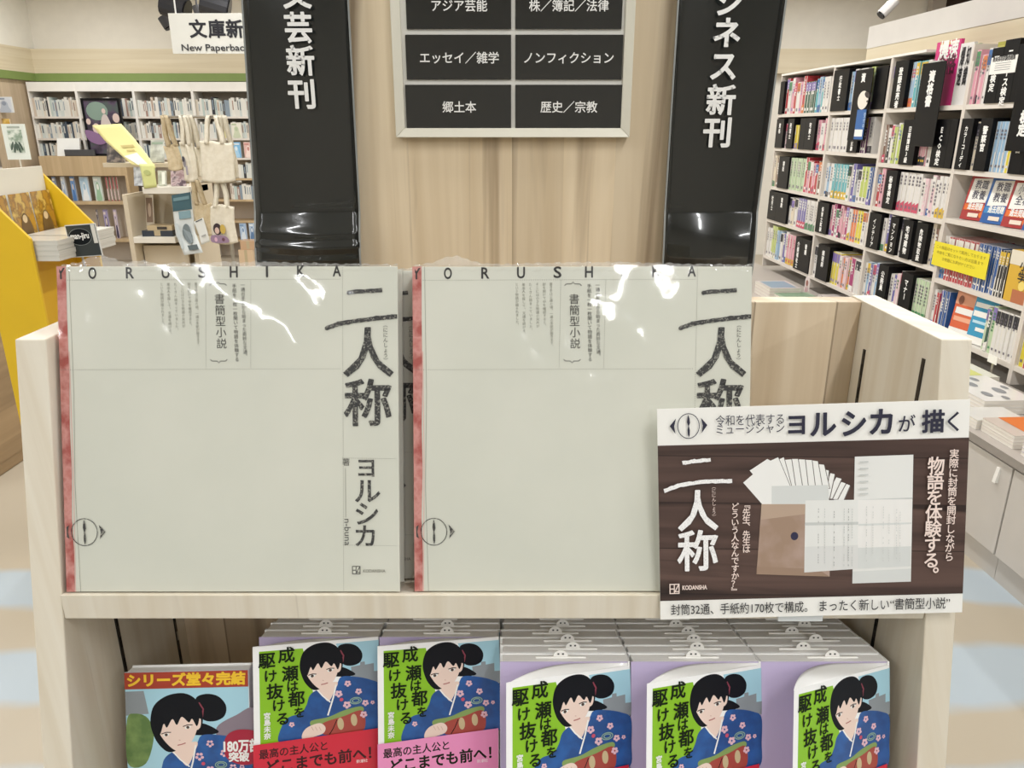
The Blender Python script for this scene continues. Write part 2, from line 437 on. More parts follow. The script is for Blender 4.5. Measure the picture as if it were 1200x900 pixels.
# wooden cornice with a green band under it, along the back wall and round the nearer block
def bandz(y0, y1, Y): return at_y(100, y1, Y).z, at_y(100, y0, Y).z
struct(MB().box((XN, 9.42, 2.10), (5.2, YB, 2.36), M_CORNICE).box((-8, 8.58, 2.10), (XN + 0.03, YB, 2.36), M_CORNICE).build('trim_2'))
M_GREEN = mat('#7d9150', 0.55)
struct(MB().box((XN, 9.41, 2.015), (-1.0, YB, 2.10), M_GREEN).box((-8, 8.57, 2.015), (XN + 0.035, YB, 2.10), M_GREEN).build('trim_3'))
# flat panel coloured dark brown for a recess, and a pale pillar, high on the right of the back wall
P0 = at_y(1084, 30, YB); P1 = at_y(1154, 30, YB)
struct(MB().box((P0.x, YB - 0.06, 2.36), (5.9, YB, CEIL), mat('#43332c', 0.8)).build('trim_4'))
struct(MB().box((P0.x - 0.02, YB - 0.14, 2.36), (P0.x + 0.13, YB - 0.03, CEIL), mat('#b9b0a6', 0.8)).build('trim_5'))

# ------------------------------------------------------------------ the wooden pillar with its banners and directory
YP = 1.0
pil = thing('display_pillar', 'wood-clad pillar standing behind the two large wrapped books', 'pillar', (0, YP + 0.012, 0))
MB().box((-0.30, 0, 0), (0.30, 0.42, CEIL), M_PILLAR).build('cladding', pil)
MB().box((-0.306, -0.004, 0), (0.306, 0.426, 0.09), mat('#6d6256', 0.5)).build('plinth', pil, bevel=0.002)

M_BANNER = blotch('glossy_black_banner', '#171a19', '#1d201f', 3, rough=0.16, coat=1.0)
def banner(name, label, pts, word, cx, ys, size, ripple):
    """pts: photo corners TL, TR, BR, BL on the pillar plane; the sheet hangs 8 mm clear of it and rolls forward at its foot."""
    TL, TR, BR, BL = [at_y(x, y, YP) for x, y in pts]
    zt = 1.98; zb = 1.27
    def edge(a, b, z):
        t = (a.z - z) / (a.z - b.z); return a.x + (b.x - a.x) * t
    t = thing(name, label, 'banner', (0, YP, 0))
    zm = lambda v: zt + (zb - zt) * v
    def f(u, v):
        z = zm(v); x0 = edge(TL, BL, z); x1 = edge(TR, BR, z)
        roll = max(0.0, (1.40 - z) / 0.10)
        y = -0.010 - 0.006 * sin(pi * u) * (0.5 + 0.5 * sin(6 * z)) - 0.012 * sin(min(roll, 1.2) * pi * 0.8) * (0.6 + 0.4 * u)
        if ripple and 1.33 < z < 1.385: y -= ripple * (1 + cos(2 * pi * (z - 1.3575 + 0.003 * sin(3 * u)) / 0.0183)) * sin(pi * (z - 1.33) / 0.055)
        return Vector((x0 + (x1 - x0) * u, y, z))
    mb = MB().grid(f, 14, 190, M_BANNER); o = mb.build('sheet', t, smooth=True)
    sd = o.modifiers.new('thick', 'SOLIDIFY'); sd.thickness = 0.0008; sd.offset = 1
    e = MB()
    for u in (0.0, 1.0):
        e.grid(lambda a, v: f(u, v) + Vector(((a - 0.5) * 0.0022, -0.0006, 0)), 1, 60, mat('#8f9290', 0.25))
    e.build('edge_trim', t)
    h = MB(); sh = Sheet(h, lambda x, y: Vector((x, -0.0195, -y)), (0, -1, 0))
    for ch, px, py in zip(word, cx, ys):
        q = at_y(px, py, YP - 0.02); s = size * (q - EYE).dot(FW) / F
        sh.v(ch, q.x, -q.z - s / 2, s, s, M_TXTW, bold=0.028)
    h.build('lettering', t, label='white bold lettering')
    MB().tube([(edge(TL, BL, zt) - 0.005, -0.008, zt), (edge(TR, BR, zt) + 0.005, -0.008, zt)], 0.006, M_STEEL).build('hanging_rail', t)
    return t
banner('hanging_banner', 'glossy black banner on the left of the wooden pillar, white vertical lettering', [(287, 0), (410, 0), (426, 300), (305, 300)],
       '文芸新刊', (347.5, 349.5, 352, 354), (-8, 32, 71, 110), 34, 0.0009)
banner('hanging_banner', 'glossy black banner on the right of the wooden pillar beside the bookshelves', [(793, 0), (918, 0), (877, 303), (774, 303)],
       'ビジネス新刊', (858, 855, 852, 848, 845, 841), (-36, 1, 38, 77, 117, 155), 35, 0)

dr = thing('directory_board', 'white framed black category directory hung high on the wooden pillar', 'sign', (0, YP + 0.011, 0))
x0, x1 = -0.1445, 0.1465; z0 = at_y(600, 161, YP).z; z1 = at_y(600, -88, YP).z
fm = MB(); M_FRAME = mat('#dcd8c8', 0.4)
fw_ = 0.011
for a, b in (((x0, 0, z0), (x1, 0, z0)), ((x1, 0, z0), (x1, 0, z1)), ((x1, 0, z1), (x0, 0, z1)), ((x0, 0, z1), (x0, 0, z0))):
    a = Vector(a); b = Vector(b); d = (b - a).normalized(); n = Vector((-d.z, 0, d.x))
    fm.hexa([a + Vector((0, -0.016, 0)), b + Vector((0, -0.016, 0)), b, a, a + d * fw_ + n * fw_ + Vector((0, -0.012, 0)), b - d * fw_ + n * fw_ + Vector((0, -0.012, 0)), b - d * fw_ + n * fw_, a + d * fw_ + n * fw_], M_FRAME)
fm.build('frame', dr, bevel=0.0008)
MB().box((x0 + fw_, -0.007, z0 + fw_), (x1 - fw_, -0.001, z1 - fw_), mat('#e8e6de', 0.4)).build('backing', dr)
rows = [(-74, -26), (-18, 33.5), (40, 93), (99, 150)]
txt = [('コミック', '児童書'), ('アジア芸能', '株／簿記／法律'), ('エッセイ／雑学', 'ノンフィクション'), ('郷土本', '歴史／宗教')]
for (ya, yb), names in zip(rows, txt):
    for (xa, xb), nm, cxp in zip(((474, 599), (604, 729)), names, (538, 667)):
        A = at_y(xa, ya, YP - 0.004); B = at_y(xb, yb, YP - 0.004)
        xs = (A.x, B.x) if ya > 60 else (A.x, B.x)
        p = MB().box((xs[0], -0.0098, B.z), (xs[1], -0.0072, A.z), M_GLOSSBLACK).build('category_plate', dr)
        q = MB(); sh = Sheet(q, lambda x, y: Vector((x, -0.0099, -y)), (0, -1, 0))
        c = at_y(cxp, (ya + yb) / 2 + 1 if ya > 0 else (6 if ya > -20 else -50), YP - 0.004)
        s = 13.5 * (c - EYE).dot(FW) / F
        sh.h(nm, c.x, -c.z + s * 0.36, s, M_TXTW, bold=0.012, align='C')
        q.build('lettering', p)

# ------------------------------------------------------------------ the display stand
st = thing('display_stand', 'pale wooden slant-front book display stand with one shelf above another', 'display stand')
XL0, XL1, XR0, XR1 = -0.433, -0.406, 0.374, 0.401
ZT = 1.326; RAKE = 0.226
yf = lambda z: 0.639 - RAKE * (ZT - z)
for xa, xb in ((XL0, XL1), (XR0, XR1)):
    pr = [(xa, yf(ZT), ZT), (xa, 0.824, ZT), (xa, 0.824, 0), (xa, yf(0), 0)]
    o = MB().prism(pr, (xb - xa, 0, 0), M_POST if xa < 0 else M_POST).build('side_panel', st, bevel=0.0012)
    # slotted metal strips let into the inner face
    xin = XL1 if xa < 0 else XR0; sg = 1 if xa < 0 else -1
    for yk, zk in ((0.66, 1.302), (0.774, 1.278)):
        s = MB(); s.box((min(xin, xin + sg * 0.0012), yk - 0.0022, 0.30), (max(xin, xin + sg * 0.0012), yk + 0.0022, zk), M_SLOT)
        for i in range(36):
            zz = 0.34 + i * 0.026
            s.box((min(xin, xin + sg * 0.0016), yk - 0.0012, zz), (max(xin, xin + sg * 0.0016), yk + 0.0012, zz + 0.012), M_STEEL if i % 9 == 4 else mat('#191716', 0.4))
        s.build('slot_strip', o, label='dark metal slotted strip')
MB().box((XL1, 0.797, 0), (XR0, 0.823, 1.3245), M_STAND).build('back_panel', st, bevel=0.001)
ya_, yb_ = yf(1.10) - 0.003, 0.797; dz_ = (yb_ - ya_) * math.tan(radians(15.6))
MB().hexa([(XL1 + 0.0005, ya_, 1.0785), (XR0 - 0.0005, ya_, 1.0785), (XR0 - 0.0005, yb_, 1.0785 - dz_), (XL1 + 0.0005, yb_, 1.0785 - dz_), (XL1 + 0.0005, ya_, 1.1036), (XR0 - 0.0005, ya_, 1.1036), (XR0 - 0.0005, yb_, 1.1036 - dz_), (XL1 + 0.0005, yb_, 1.1036 - dz_)], M_POST).build('shelf', st, bevel=0.001)
LEAN = radians(16.0)
ln = Vector((0, cos(LEAN), -sin(LEAN))); lu = Vector((0, sin(LEAN), cos(LEAN)))
NH = 0.18; NW = 0.122; NT = 0.0205
base_rear = Vector((0, 0.712, 0.991)) - lu * NH
b0 = base_rear - ln * 0.150; b1 = base_rear + ln * 0.06
b0 = b0 - lu * 0.0004; b1 = b1 - lu * 0.0004
MB().hexa([(XL1, b0.y, b0.z - 0.02), (XR0, b0.y, b0.z - 0.02), (XR0, b1.y, b1.z - 0.02), (XL1, b1.y, b1.z - 0.02), (XL1, b0.y, b0.z), (XR0, b0.y, b0.z), (XR0, b1.y, b1.z), (XL1, b1.y, b1.z)], M_STAND).build('sloping_shelf', st)
MB().box((XL1, yf(0.05) + 0.01, 0.0), (XR0, yf(0.05) + 0.03, 0.12), M_STAND).build('kick_board', st)
MB().hexa([(XL1, yf(0.52) + 0.01, 0.50), (XR0, yf(0.52) + 0.01, 0.50), (XR0, 0.797, 0.50), (XL1, 0.797, 0.50), (XL1, yf(0.52) + 0.01, 0.52), (XR0, yf(0.52) + 0.01, 0.52), (XR0, 0.797, 0.52), (XL1, 0.797, 0.52)], M_STAND).build('shelf', st)

# ------------------------------------------------------------------ the large wrapped books
def inv_bil(p, c):
    TL, TR, BR, BL = c; u = v = 0.5
    for _ in range(12):
        x = (1 - v) * ((1 - u) * TL[0] + u * TR[0]) + v * ((1 - u) * BL[0] + u * BR[0])
        y = (1 - v) * ((1 - u) * TL[1] + u * TR[1]) + v * ((1 - u) * BL[1] + u * BR[1])
        xu = (1 - v) * (TR[0] - TL[0]) + v * (BR[0] - BL[0]); xv = (1 - u) * (BL[0] - TL[0]) + u * (BR[0] - TR[0])
        yu = (1 - v) * (TR[1] - TL[1]) + v * (BR[1] - BL[1]); yv = (1 - u) * (BL[1] - TL[1]) + u * (BR[1] - TR[1])
        d = xu * yv - xv * yu; ex, ey = p[0] - x, p[1] - y
        u += (ex * yv - ey * xv) / d; v += (ey * xu - ex * yu) / d
    return u, v
BW, BH, BT = 0.300, 0.292, 0.030
M_COVER = blotch('grey_cream_cover_board', '#d2d3c6', '#d8d8cb', 6, rough=0.55, detail=5)
M_RED = blotch('worn_red_binding', '#b9655d', '#a9524b', 60, rough=0.6, detail=6, lo=0.3, hi=0.62, h3='#cf928a')
M_INK = ink('chalky_black_ink', '#2f2f30', '#c8c6b8', wear=0.55, scale=650)
M_INK2 = mat('#454440', 0.6); M_INKF = mat('#8b8a7e', 0.6)
M_FILM = film('shrink_wrap', bump=0.22, scale=13, fac=1.0, dist=0.01)
M_FILMX = film('shrink_wrap_seam', bump=0.9, scale=160, fac=2.2, haze=0.22, dist=0.004)
def eye_mark(s, x, y, rx, ry, m, left=True):
    s.ring(x, y, rx, ry, 0.9, m)
    s.poly([(x - 0.3, y - ry + 1.5), (x + 1.2, y - ry * 0.6), (x + 1.9, y - ry * 0.25), (x + 0.5, y), (x + 1.6, y + ry * 0.35), (x + 1.4, y + ry * 0.7), (x + 0.3, y + ry - 1.5), (x - 0.9, y + ry * 0.65), (x - 1.2, y + ry * 0.3), (x - 0.4, y), (x - 1.7, y - ry * 0.3), (x - 1.2, y - ry * 0.65)], m)
    for sg in ((1, -1) if left else (1,)):
        a = x + sg * (rx + 1.5); b = x + sg * (rx + 9)
        s.poly([(a, y - 9), (b, y - 0.5), (a + sg * 0.8, y + 8.5), (a + sg * 2.2, y)], m)
def publisher_mark(s, x, y, k, m, paper):
    s.rect(x, y, x + k, y + k, m); w = k * 0.1
    s.rect(x + w, y + w, x + k - w, y + k - w, paper)
    s.rect(x + k * 0.43, y + w, x + k * 0.53, y + k - w, m); s.rect(x + w, y + k * 0.45, x + k * 0.5, y + k * 0.56, m)
    s.line([(x + k * 0.52, y + k * 0.82), (x + k * 0.9, y + k * 0.12)], w, m); s.rect(x + k * 0.5, y + k * 0.72, x + k - w, y + k * 0.82, m)
def big_book():
    t = thing('wrapped_book', '', 'book')
    b = MB(); b.box((-BW / 2, 0, 0), (BW / 2, 0.0025, BH), M_COVER); b.box((-BW / 2, BT - 0.0025, 0), (BW / 2, BT, BH), M_COVER)
    b.build('cover_board', t, bevel=0.0005)
    MB().box((-BW / 2 - 0.001, -0.0003, 0), (-BW / 2 + 0.0012, BT, BH), M_RED).build('spine', t, label='worn red cloth spine')
    MB().box((-BW / 2 + 0.002, 0.0025, 0.003), (BW / 2 - 0.004, BT - 0.0025, BH - 0.003), pages('page_edge_grey', '#a9a79c', '#86857c', 1, 700)).build('page_block', t)
    cr = ((62, 299), (461, 303), (468, 684), (78, 684))
    def B(x, y):
        u, v = inv_bil((x, y), cr); return (u * 400, v * 389)
    q = MB(); s = Sheet(q, lambda x, y: Vector((x / 400 * BW - BW / 2, 0, BH * (1 - y / 389))), (0, -1, 0), step=0.00001)
    L = [(0, 0), (9.5, 0), (9.2, 60), (9.8, 130), (8.4, 190), (9.4, 240), (7.6, 300), (9.0, 340), (8.6, 389), (0, 389)]
    s.poly(L, M_RED); s.line([(13, 0), (14.5, 150), (12.6, 260), (15.5, 389)], 0.45, M_INKF); s.line([(10.4, 100), (11.0, 240), (9.4, 389)], 0.9, mat('#e0b8ae', 0.6))
    for ch, x in zip('YORUSHIKA', (66, 103, 147, 189, 232, 269, 308, 348, 390)):
        p = B(x, 313.5); s.h(ch, p[0], p[1], 18.5, mat('#2b2a2a', 0.6), align='C', width=2.6 if ch == 'I' else 9.5, bold=0.02)
    def D(xa, ya, xb, yb):
        a, b_ = B(xa, ya), B(xb, yb); s.dots(a[0], a[1], b_[0], b_[1], 2.6, 0.8, M_INKF)
    D(74, 315, 396, 317); D(396.5, 304, 402, 684); D(68, 419.5, 397, 420.5); D(236, 317, 237.5, 419); D(289, 317, 290, 420); D(399, 525, 463, 526); D(401, 628, 465, 629)
    def V(word, x, y, size, pitch, m=M_INK2, **k):
        p = B(x, y); s.v(word, p[0], p[1], size, pitch, m, **k)
    V('書簡型小説', 252.3, 332, 12.8, 13.1, dx=0.35)
    V('一通の手紙から始まった奇妙な文通。', 279.5, 320, 5.4, 5.25, res=2, dx=0.1); V('手紙を一枚一枚開いて物語を体験する', 269.6, 321, 5.5, 5.4, res=2, dx=0.1)
    for word, x, pt in (('書き手は三歳の頃、一通の手紙が届きます。', 224.5, 3.85), ('封を開けて中を確認すると、', 216.5, 4.1), ('そこには小さな物語の欠片が', 208.4, 4.1), ('たくさん詰まっていました。', 200.3, 4.5), ('差出人を探して、文通を続ける、', 192.2, 4.2), ('という物語が綴られました。', 184.2, 4.0)):
        V(word, x, 319, 4.0, pt, M_INKF, res=1, dx=0.07)
    for yy, sg in ((321, -1), (410.5, 1)):
        p = B(250.5 if sg < 0 else 252.5, yy); s.line([(p[0] - 10, p[1] - sg * 2), (p[0] - 8, p[1]), (p[0] - 2, p[1]), (p[0], p[1] + sg * 2.4), (p[0] + 2, p[1]), (p[0] + 8, p[1]), (p[0] + 10, p[1] - sg * 2)], 0.8, M_INK2)
    V('︵ににんしょう︶'.replace('︵', '（').replace('︶', '）'), 447.6, 367, 6.0, 6.0, res=2)
    p = B(403, 525); s.v('著', p[0], p[1], 9.5, 9.5, M_INK2); a, b_ = B(402.5, 537), B(403.5, 595); s.line([a, b_], 0.5, M_INKF)
    p = B(401.8, 597); s.h('n-buna', p[0], p[1], 11, M_INK2, width=32, rot=pi / 2, res=2)
    publisher_mark(s, *B(411.5, 653), 10, M_INK2, M_COVER); p = B(424.5, 660.6); s.h('KODANSHA', p[0], p[1], 5.2, M_INKF, width=27, res=2, bold=0.02)
    q.build('cover_print', t)
    q = MB(); s = Sheet(q, lambda x, y: Vector((x / 400 * BW - BW / 2, 0, BH * (1 - y / 389))), (0, -1, 0), step=0.00001, base=0.0006)
    def jag(pts, w):
        out = []
        for (xa, ya), (xb, yb) in zip(pts, pts[1:]):
            for k in range(10): out.append(B(xa + (xb - xa) * k / 10, ya + (yb - ya) * k / 10 + random.uniform(-.3, .3)))
        out.append(B(*pts[-1])); s.line(out, [w * random.uniform(0.85, 1.1) * (0.45 if i == 0 else 1) for i in range(len(out))], M_INK)
    jag([(402, 333), (412, 331.6), (443.5, 330)], 5.0)
    jag([(376.5, 374), (392, 368.5), (410, 365.5), (440, 362), (461.4, 360.5)], 5.2)
    V('人', 427, 371, 62, 62, M_INK, bold=0.018); V('称', 427.5, 431, 59, 59, M_INK, bold=0.02)
    q.build('title_lettering', t, label='chalky black hand-lettered title')
    q = MB(); s = Sheet(q, lambda x, y: Vector((x / 400 * BW - BW / 2, 0, BH * (1 - y / 389))), (0, -1, 0), step=0.00001, base=0.0005)
    for ch, yy, z, dx in (('ヨ', 536, 27, 0), ('ル', 563.5, 33, 1.5), ('シ', 590.5, 32, 1.0), ('カ', 617, 30, 0)):
        c = B(427 + dx, yy); s.v(ch, c[0], c[1] - z / 2, z, z, M_INK, bold=0.016)
    q.build('author_lettering', t, label='chalky black lettering lower down')
    q = MB(); s = Sheet(q, lambda x, y: Vector((x / 400 * BW - BW / 2, 0, BH * (1 - y / 389))), (0, -1, 0), step=0.00001, base=0.0008)
    c = B(97, 612); eye_mark(s, c[0], c[1], 16, 16.8, M_INK, left=False)
    s.poly([(1.2, c[1] - 6), (4.2, c[1] - 8.5), (2.6, c[1]), (4.4, c[1] + 8), (1.4, c[1] + 6)], M_INK2)
    q.build('eye_emblem', t)
    # clear wrap: a skin over the whole book, slack towards the edges, with a crimped seam along the top
    random.seed(21)
    ph = [(random.uniform(3, 26), random.uniform(3, 26), random.uniform(0, 6.3), random.uniform(0.00010, 0.0004)) for _ in range(9)]
    def bulge(u, v):
        e = min(u, 1 - u, v, 1 - v); d = 0.0012 + 0.0009 * min(1, e * 10)
        e2 = min(v, 1 - v)
        amp = max(0.0, 1 - (1 - v) * 2.4) ** 0.6 * 0.75 + 0.18
        return d + amp * sum(a * sin(p * u * 2 + q_ * v + r) for p, q_, r, a in ph) * min(1, e * 14)
    g = MB(); e_ = 0.0012
    g.grid(lambda u, v: Vector((-BW / 2 - e_ + (BW + 2 * e_) * u, -bulge(u, v), 0.0002 + (BH + e_) * v)), 60, 60, M_FILM)
    g.box((-BW / 2 - e_, -0.0011, 0.0002), (BW / 2 + e_, BT + 0.001, BH + e_), M_FILM)
    del g.f[-4]; del g.fm[-4]
    o = g.build('shrink_wrap', t, smooth=True)
    x = MB()
    prof = lambda u: 0.0014 + 0.0075 * math.exp(-((u - 0.12) / 0.055) ** 2) + 0.0022 * math.exp(-((u - 0.55) / 0.25) ** 2)
    x.grid(lambda u, v: Vector((-BW / 2 + BW * u, 0.004 + 0.0025 * sin(u * 130) + 0.002 * sin(u * 47 + 1), BH + 0.0008 + prof(u) * v + 0.0006 * sin(u * 210) * v)), 150, 2, M_FILMX)
    x.grid(lambda u, v: Vector((-BW / 2 + BW * u, -0.0016 + 0.006 * v, BH - 0.004 + 0.0055 * v + 0.0007 * sin(u * 170 + 3 * v))), 150, 3, M_FILM)
    x.build('wrap_seam', t, smooth=True, label='crimped clear plastic seam')
    return t
BL_ = -radians(15.6)
bk = big_book(); bk.location = (-0.2512, 0.5905, 1.1036 - 0.001 + 0.0006); bk.rotation_euler = (BL_, 0, 0)
bk['label'] = 'large grey-cream wrapped book with red spine, front left on the shelf'; bk['group'] = 'large wrapped books'
dup(bk, (0.0628, 0.5920, 1.1028), (BL_, 0, 0), 'large grey-cream wrapped book, front right, partly covered by the dark card', 'large wrapped books')
dup(bk, (-0.2335, 0.5905 + 0.038 * cos(BL_), 1.1034 + 0.038 * sin(BL_)), (BL_, 0, 0), 'large wrapped book hidden behind the left front one, only its right edge showing', 'large wrapped books')

# ------------------------------------------------------------------ the promotional card clipped to the shelf
cc = ((770, 479.5), (1137, 468), (1130, 718.5), (774, 726))
K3 = [at_d(770, 479.5, .655), at_d(1137, 468, .648), at_d(1130, 718.5, .675), at_d(774, 726, .680)]
K3[2] = K3[1] + K3[3] - K3[0]
def Kp(u, v): return (K3[0] * (1 - u) + K3[1] * u) * (1 - v) + (K3[3] * (1 - u) + K3[2] * u) * v
kn = (K3[1] - K3[0]).cross(K3[3] - K3[0]).normalized()
if kn.y > 0: kn = -kn
ct = thing('promotional_card', 'white and dark brown promotional card with envelope photo, fixed to the shelf front', 'card')
def KC(x, y):
    u, v = inv_bil((x, y), cc); return (u * 367, v * 248)
MB().hexa([Kp(0, 1) - kn * 0.0006, Kp(1, 1) - kn * 0.0006, Kp(1, 0) - kn * 0.0006, Kp(0, 0) - kn * 0.0006, Kp(0, 1), Kp(1, 1), Kp(1, 0), Kp(0, 0)], M_PAPER).build('card_sheet', ct)
M_PWOOD = wood('printed_dark_boards', '#644d45', '#45332e', '#211513', plank=0.041, horiz=True, sfac=0.85, rough=0.4, tint=0.4, scale=1.6, thr=0.48, joint=0.8)
q = MB(); s = Sheet(q, lambda x, y: Kp(x / 367, y / 248), kn, step=0.00001)
R = lambda pts: [KC(*p) for p in pts]
s.poly(R([(770.6, 521), (1136, 511.5), (1130.5, 695.5), (773.6, 703.5)]), M_PWOOD)
q.build('photo_background', ct)
q = MB(); s = Sheet(q, lambda x, y: Kp(x / 367, y / 248), kn, step=0.00001, base=0.0004)
X7 = lambda x, y: KC(760 + x / 3, 460 + y / 3)
def poly7(pts, m): s.poly([X7(*p) for p in pts], m)
M_LET = [mat('#e6e6e2', 0.6), mat('#d7d9d6', 0.6), mat('#c9cbc8', 0.6)]; M_KRAFT = blotch('printed_kraft', '#a08672', '#b1988a', 30, rough=0.6); M_SHD = mat('#6b6360', 0.6)
M_ENV = mat('#efeeea', 0.6)
# fan of white envelopes, right to left
fan = [((690, 372), (712, 320), (700, 315), (655, 372)), ((668, 368), (697, 313), (682, 308), (640, 368)), ((650, 366), (682, 297), (664, 292), (625, 366)), ((640, 364), (658, 281), (643, 277), (618, 364)), ((630, 364), (637, 268), (624, 265), (600, 364)), ((640, 330), (620, 248), (602, 246), (600, 330)), ((615, 330), (598, 236), (578, 233), (570, 330)), ((590, 330), (577, 232), (556, 231), (540, 330)), ((565, 330), (553, 230), (532, 229), (515, 330)), ((545, 330), (528, 228), (508, 228), (490, 330)), ((520, 325), (505, 229), (482, 231), (455, 330)), ((505, 320), (478, 222), (455, 232), (430, 340)), ((500, 320), (458, 222), (418, 240), (335, 310), (402, 385), (440, 385))]
for i, f_ in enumerate(fan):
    a = [X7(*p) for p in f_]
    s.poly([(p[0] + 1.0, p[1] + 0.6) for p in a], M_SHD); s.poly(a, M_ENV)
poly7([(358, 268), (420, 228), (432, 234), (372, 284)], M_ENV)
poly7([(436, 322), (635, 318), (640, 400), (436, 400)], M_LET[1])
poly7([(400, 385), (560, 385), (642, 388), (642, 643), (383, 634)], M_KRAFT); poly7([(400, 385), (560, 385), (555, 420), (398, 440)], mat('#b8a08c', 0.6)); poly7([(384, 606), (600, 616), (642, 643), (383, 634)], mat('#9c826e', 0.6))
c = X7(517, 498); s.disc(c[0], c[1], 4.6, 4.9, mat('#2d2b48', 0.5))
poly7([(728, 220), (933, 213), (928, 662), (722, 668)], M_LET[0]); poly7([(732, 370), (932, 362), (930, 372), (732, 378)], M_LET[2]); poly7([(724, 625), (928, 615), (928, 662), (722, 668)], M_LET[1])
poly7([(555, 372), (742, 370), (740, 615), (552, 628)], M_LET[0]); poly7([(740, 370), (930, 368), (928, 535), (740, 540)], mat('#eceae6', 0.6))
poly7([(554, 450), (742, 448), (741, 458), (553, 460)], M_LET[2]); poly7([(554, 536), (741, 530), (741, 615), (552, 628)], mat('#dcdcd9', 0.6)); poly7([(742, 455), (928, 450), (928, 456), (742, 462)], M_LET[1]); poly7([(741, 540), (928, 535), (926, 606), (741, 615)], M_LET[1])
for i, x in enumerate((600, 622, 655, 690, 705, 718)):
    for y in range(400, 600, 9):
        if random.random() < 0.75: poly7([(x, y), (x + 2.2, y), (x + 2.2, y + 6), (x, y + 6)], M_LET[2] if i % 2 else mat('#a8a8a6', 0.6))
for x in (768, 790, 826, 846, 872, 884):
    for y in range(392, 590, 9):
        if random.random() < 0.7: poly7([(x, y), (x + 2, y), (x + 2, y + 6), (x, y + 6)], M_LET[2])
for y in (234, 257, 279, 302, 326, 345): poly7([(742, y), (772, y - 1), (772, y + 4), (742, y + 5)], M_LET[2])
q.build('envelope_picture', ct)
q = MB(); s = Sheet(q, lambda x, y: Kp(x / 367, y / 248), kn, step=0.00001, base=0.0024)
M_NAVY = mat('#25253a', 0.5); M_PINKW = mat('#f0dcd2', 0.5)
c = KC(806.5, 498); eye_mark(s, c[0], c[1], 13.2, 14.5, M_NAVY)
def H7(word, x, y, size, width, m=M_NAVY, bold=0.0, rot=0.0):
    c = KC(760 + x / 3, 460 + y / 3); s.h(word, c[0], c[1], size, m, bold=bold, width=width, rot=rot)
H7('令和を代表する', 236, 111, 13.2, 80); H7('ミュージシャン', 238, 140, 12.4, 80)
for ch, x, y, z in (('ヨ', 521, 107, 27), ('ル', 613, 106, 32), ('シ', 720, 104, 33), ('カ', 818, 98, 33), ('が', 905, 105, 21), ('描', 998, 97, 27), ('く', 1070, 97, 25)):
    c = X7(x, y); s.v(ch, c[0], c[1] - z / 2, z, z, M_NAVY, bold=0.03 if z > 25 else 0.01)
H7('封筒32通、手紙約170枚で構成。', 78, 775, 14.2, 166, M_TXT, 0.006); H7('まったく新しい“書簡型小説”', 604, 763, 14.6, 157, M_TXT, 0.006)
def V7(word, x, y, size, pitch, m=M_PINKW, bold=0.0, dx=0.0):
    c = X7(x, y); s.v(word, c[0], c[1], size, pitch, m, bold=bold, dx=dx)
V7('物語を体験する。', 1010, 220, 20.5, 18.4, bold=0.018, dx=-0.35); V7('実際に封筒を開封しながら', 1072, 192, 11.5, 10.85, bold=0.012, dx=-0.15)
V7('『先生、先生は', 344, 372, 9.8, 8.7, bold=0.015); V7('どういう人なんですか？』', 304, 378, 9.8, 9.1, bold=0.015)
M_CHALK = ink('white_chalk_print', '#f6f5f3', '#b7adb0', wear=0.5, scale=900)
def strk(pts, w):
    out = []
    for (xa, ya), (xb, yb) in zip(pts, pts[1:]):
        for k in range(8): out.append(X7(xa + (xb - xa) * k / 8, ya + (yb - ya) * k / 8 + random.uniform(-1, 1)))
    out.append(X7(*pts[-1])); s.line(out, [w * random.uniform(.85, 1.1) for _ in out], M_CHALK)
strk([(118, 240), (160, 234), (218, 229)], 4.6); strk([(53, 337), (110, 316), (200, 304), (294, 302)], 4.6)
V7('人', 172, 330, 50, 50, M_CHALK, 0.022); V7('称', 172, 474, 51, 48, M_CHALK, 0.02)
V7('（ににんしょう）', 229, 314, 5.2, 5.0)
c = X7(72, 665); publisher_mark(s, c[0], c[1], 12.2, M_PINKW, mat('#3c2b28', 0.5)); H7('KODANSHA', 118, 686, 7.2, 30, M_PINKW, 0.03)
q.build('lettering', ct)
# clear plastic clip that grips the shelf edge and holds the card
cl = MB(); zc = 1.0905; cxm = 0.26
cl.box((cxm - 0.02, yf(1.10) - 0.0068, 1.0785), (cxm + 0.02, yf(1.10) - 0.0035, 1.104), mat('#dfe3e3', 0.15)); cl.box((cxm - 0.02, yf(1.10) - 0.0068, 1.1041), (cxm + 0.02, yf(1.10) + 0.012, 1.1053), mat('#dfe3e3', 0.15))
cl.build('card_clip', ct)

# ------------------------------------------------------------------ the novels on the sloping shelf
M_JW = mat('#fbfbf9', 0.35, coat=0.4); M_PG = pages('page_edge_pale', '#fbfaf8', '#eceae8', 1, 1500); M_PURP = mat('#c6b8da', 0.5, coat=0.3)
M_SKIN = mat('#efd6c8', 0.5); M_HAIR = mat('#0f1118', 0.45, coat=0.15); M_KIM = blotch('printed_blue_cloth', '#1f5ca4', '#184a8a', 50, rough=0.35, coat=0.5); M_GRN = mat('#8cc41e', 0.35, coat=0.4)
M_SKY = mat('#aad6e6', 0.35, coat=0.4); M_SASH = mat('#a8453a', 0.35, coat=0.4); M_SASHG = mat('#86a05c', 0.4); M_CRM = mat('#c9b68e', 0.4); M_PETAL = mat('#e6bcc8', 0.4); M_BLD = mat('#8f969b', 0.4)
M_OBI_R = mat('#d4203a', 0.3, coat=0.6); M_OBI_P = mat('#f095c6', 0.3, coat=0.6); M_TITLE = mat('#1b2414', 0.4)
def NPx(x, y):
    xl = 110 + 18 * (y - 163) / 737; xr = 915 + 25 * (y - 62) / 838
    U = (x - xl) / (xr - xl); return (U * 100, (y - (163 - 101 * U)) / 810 * 100)
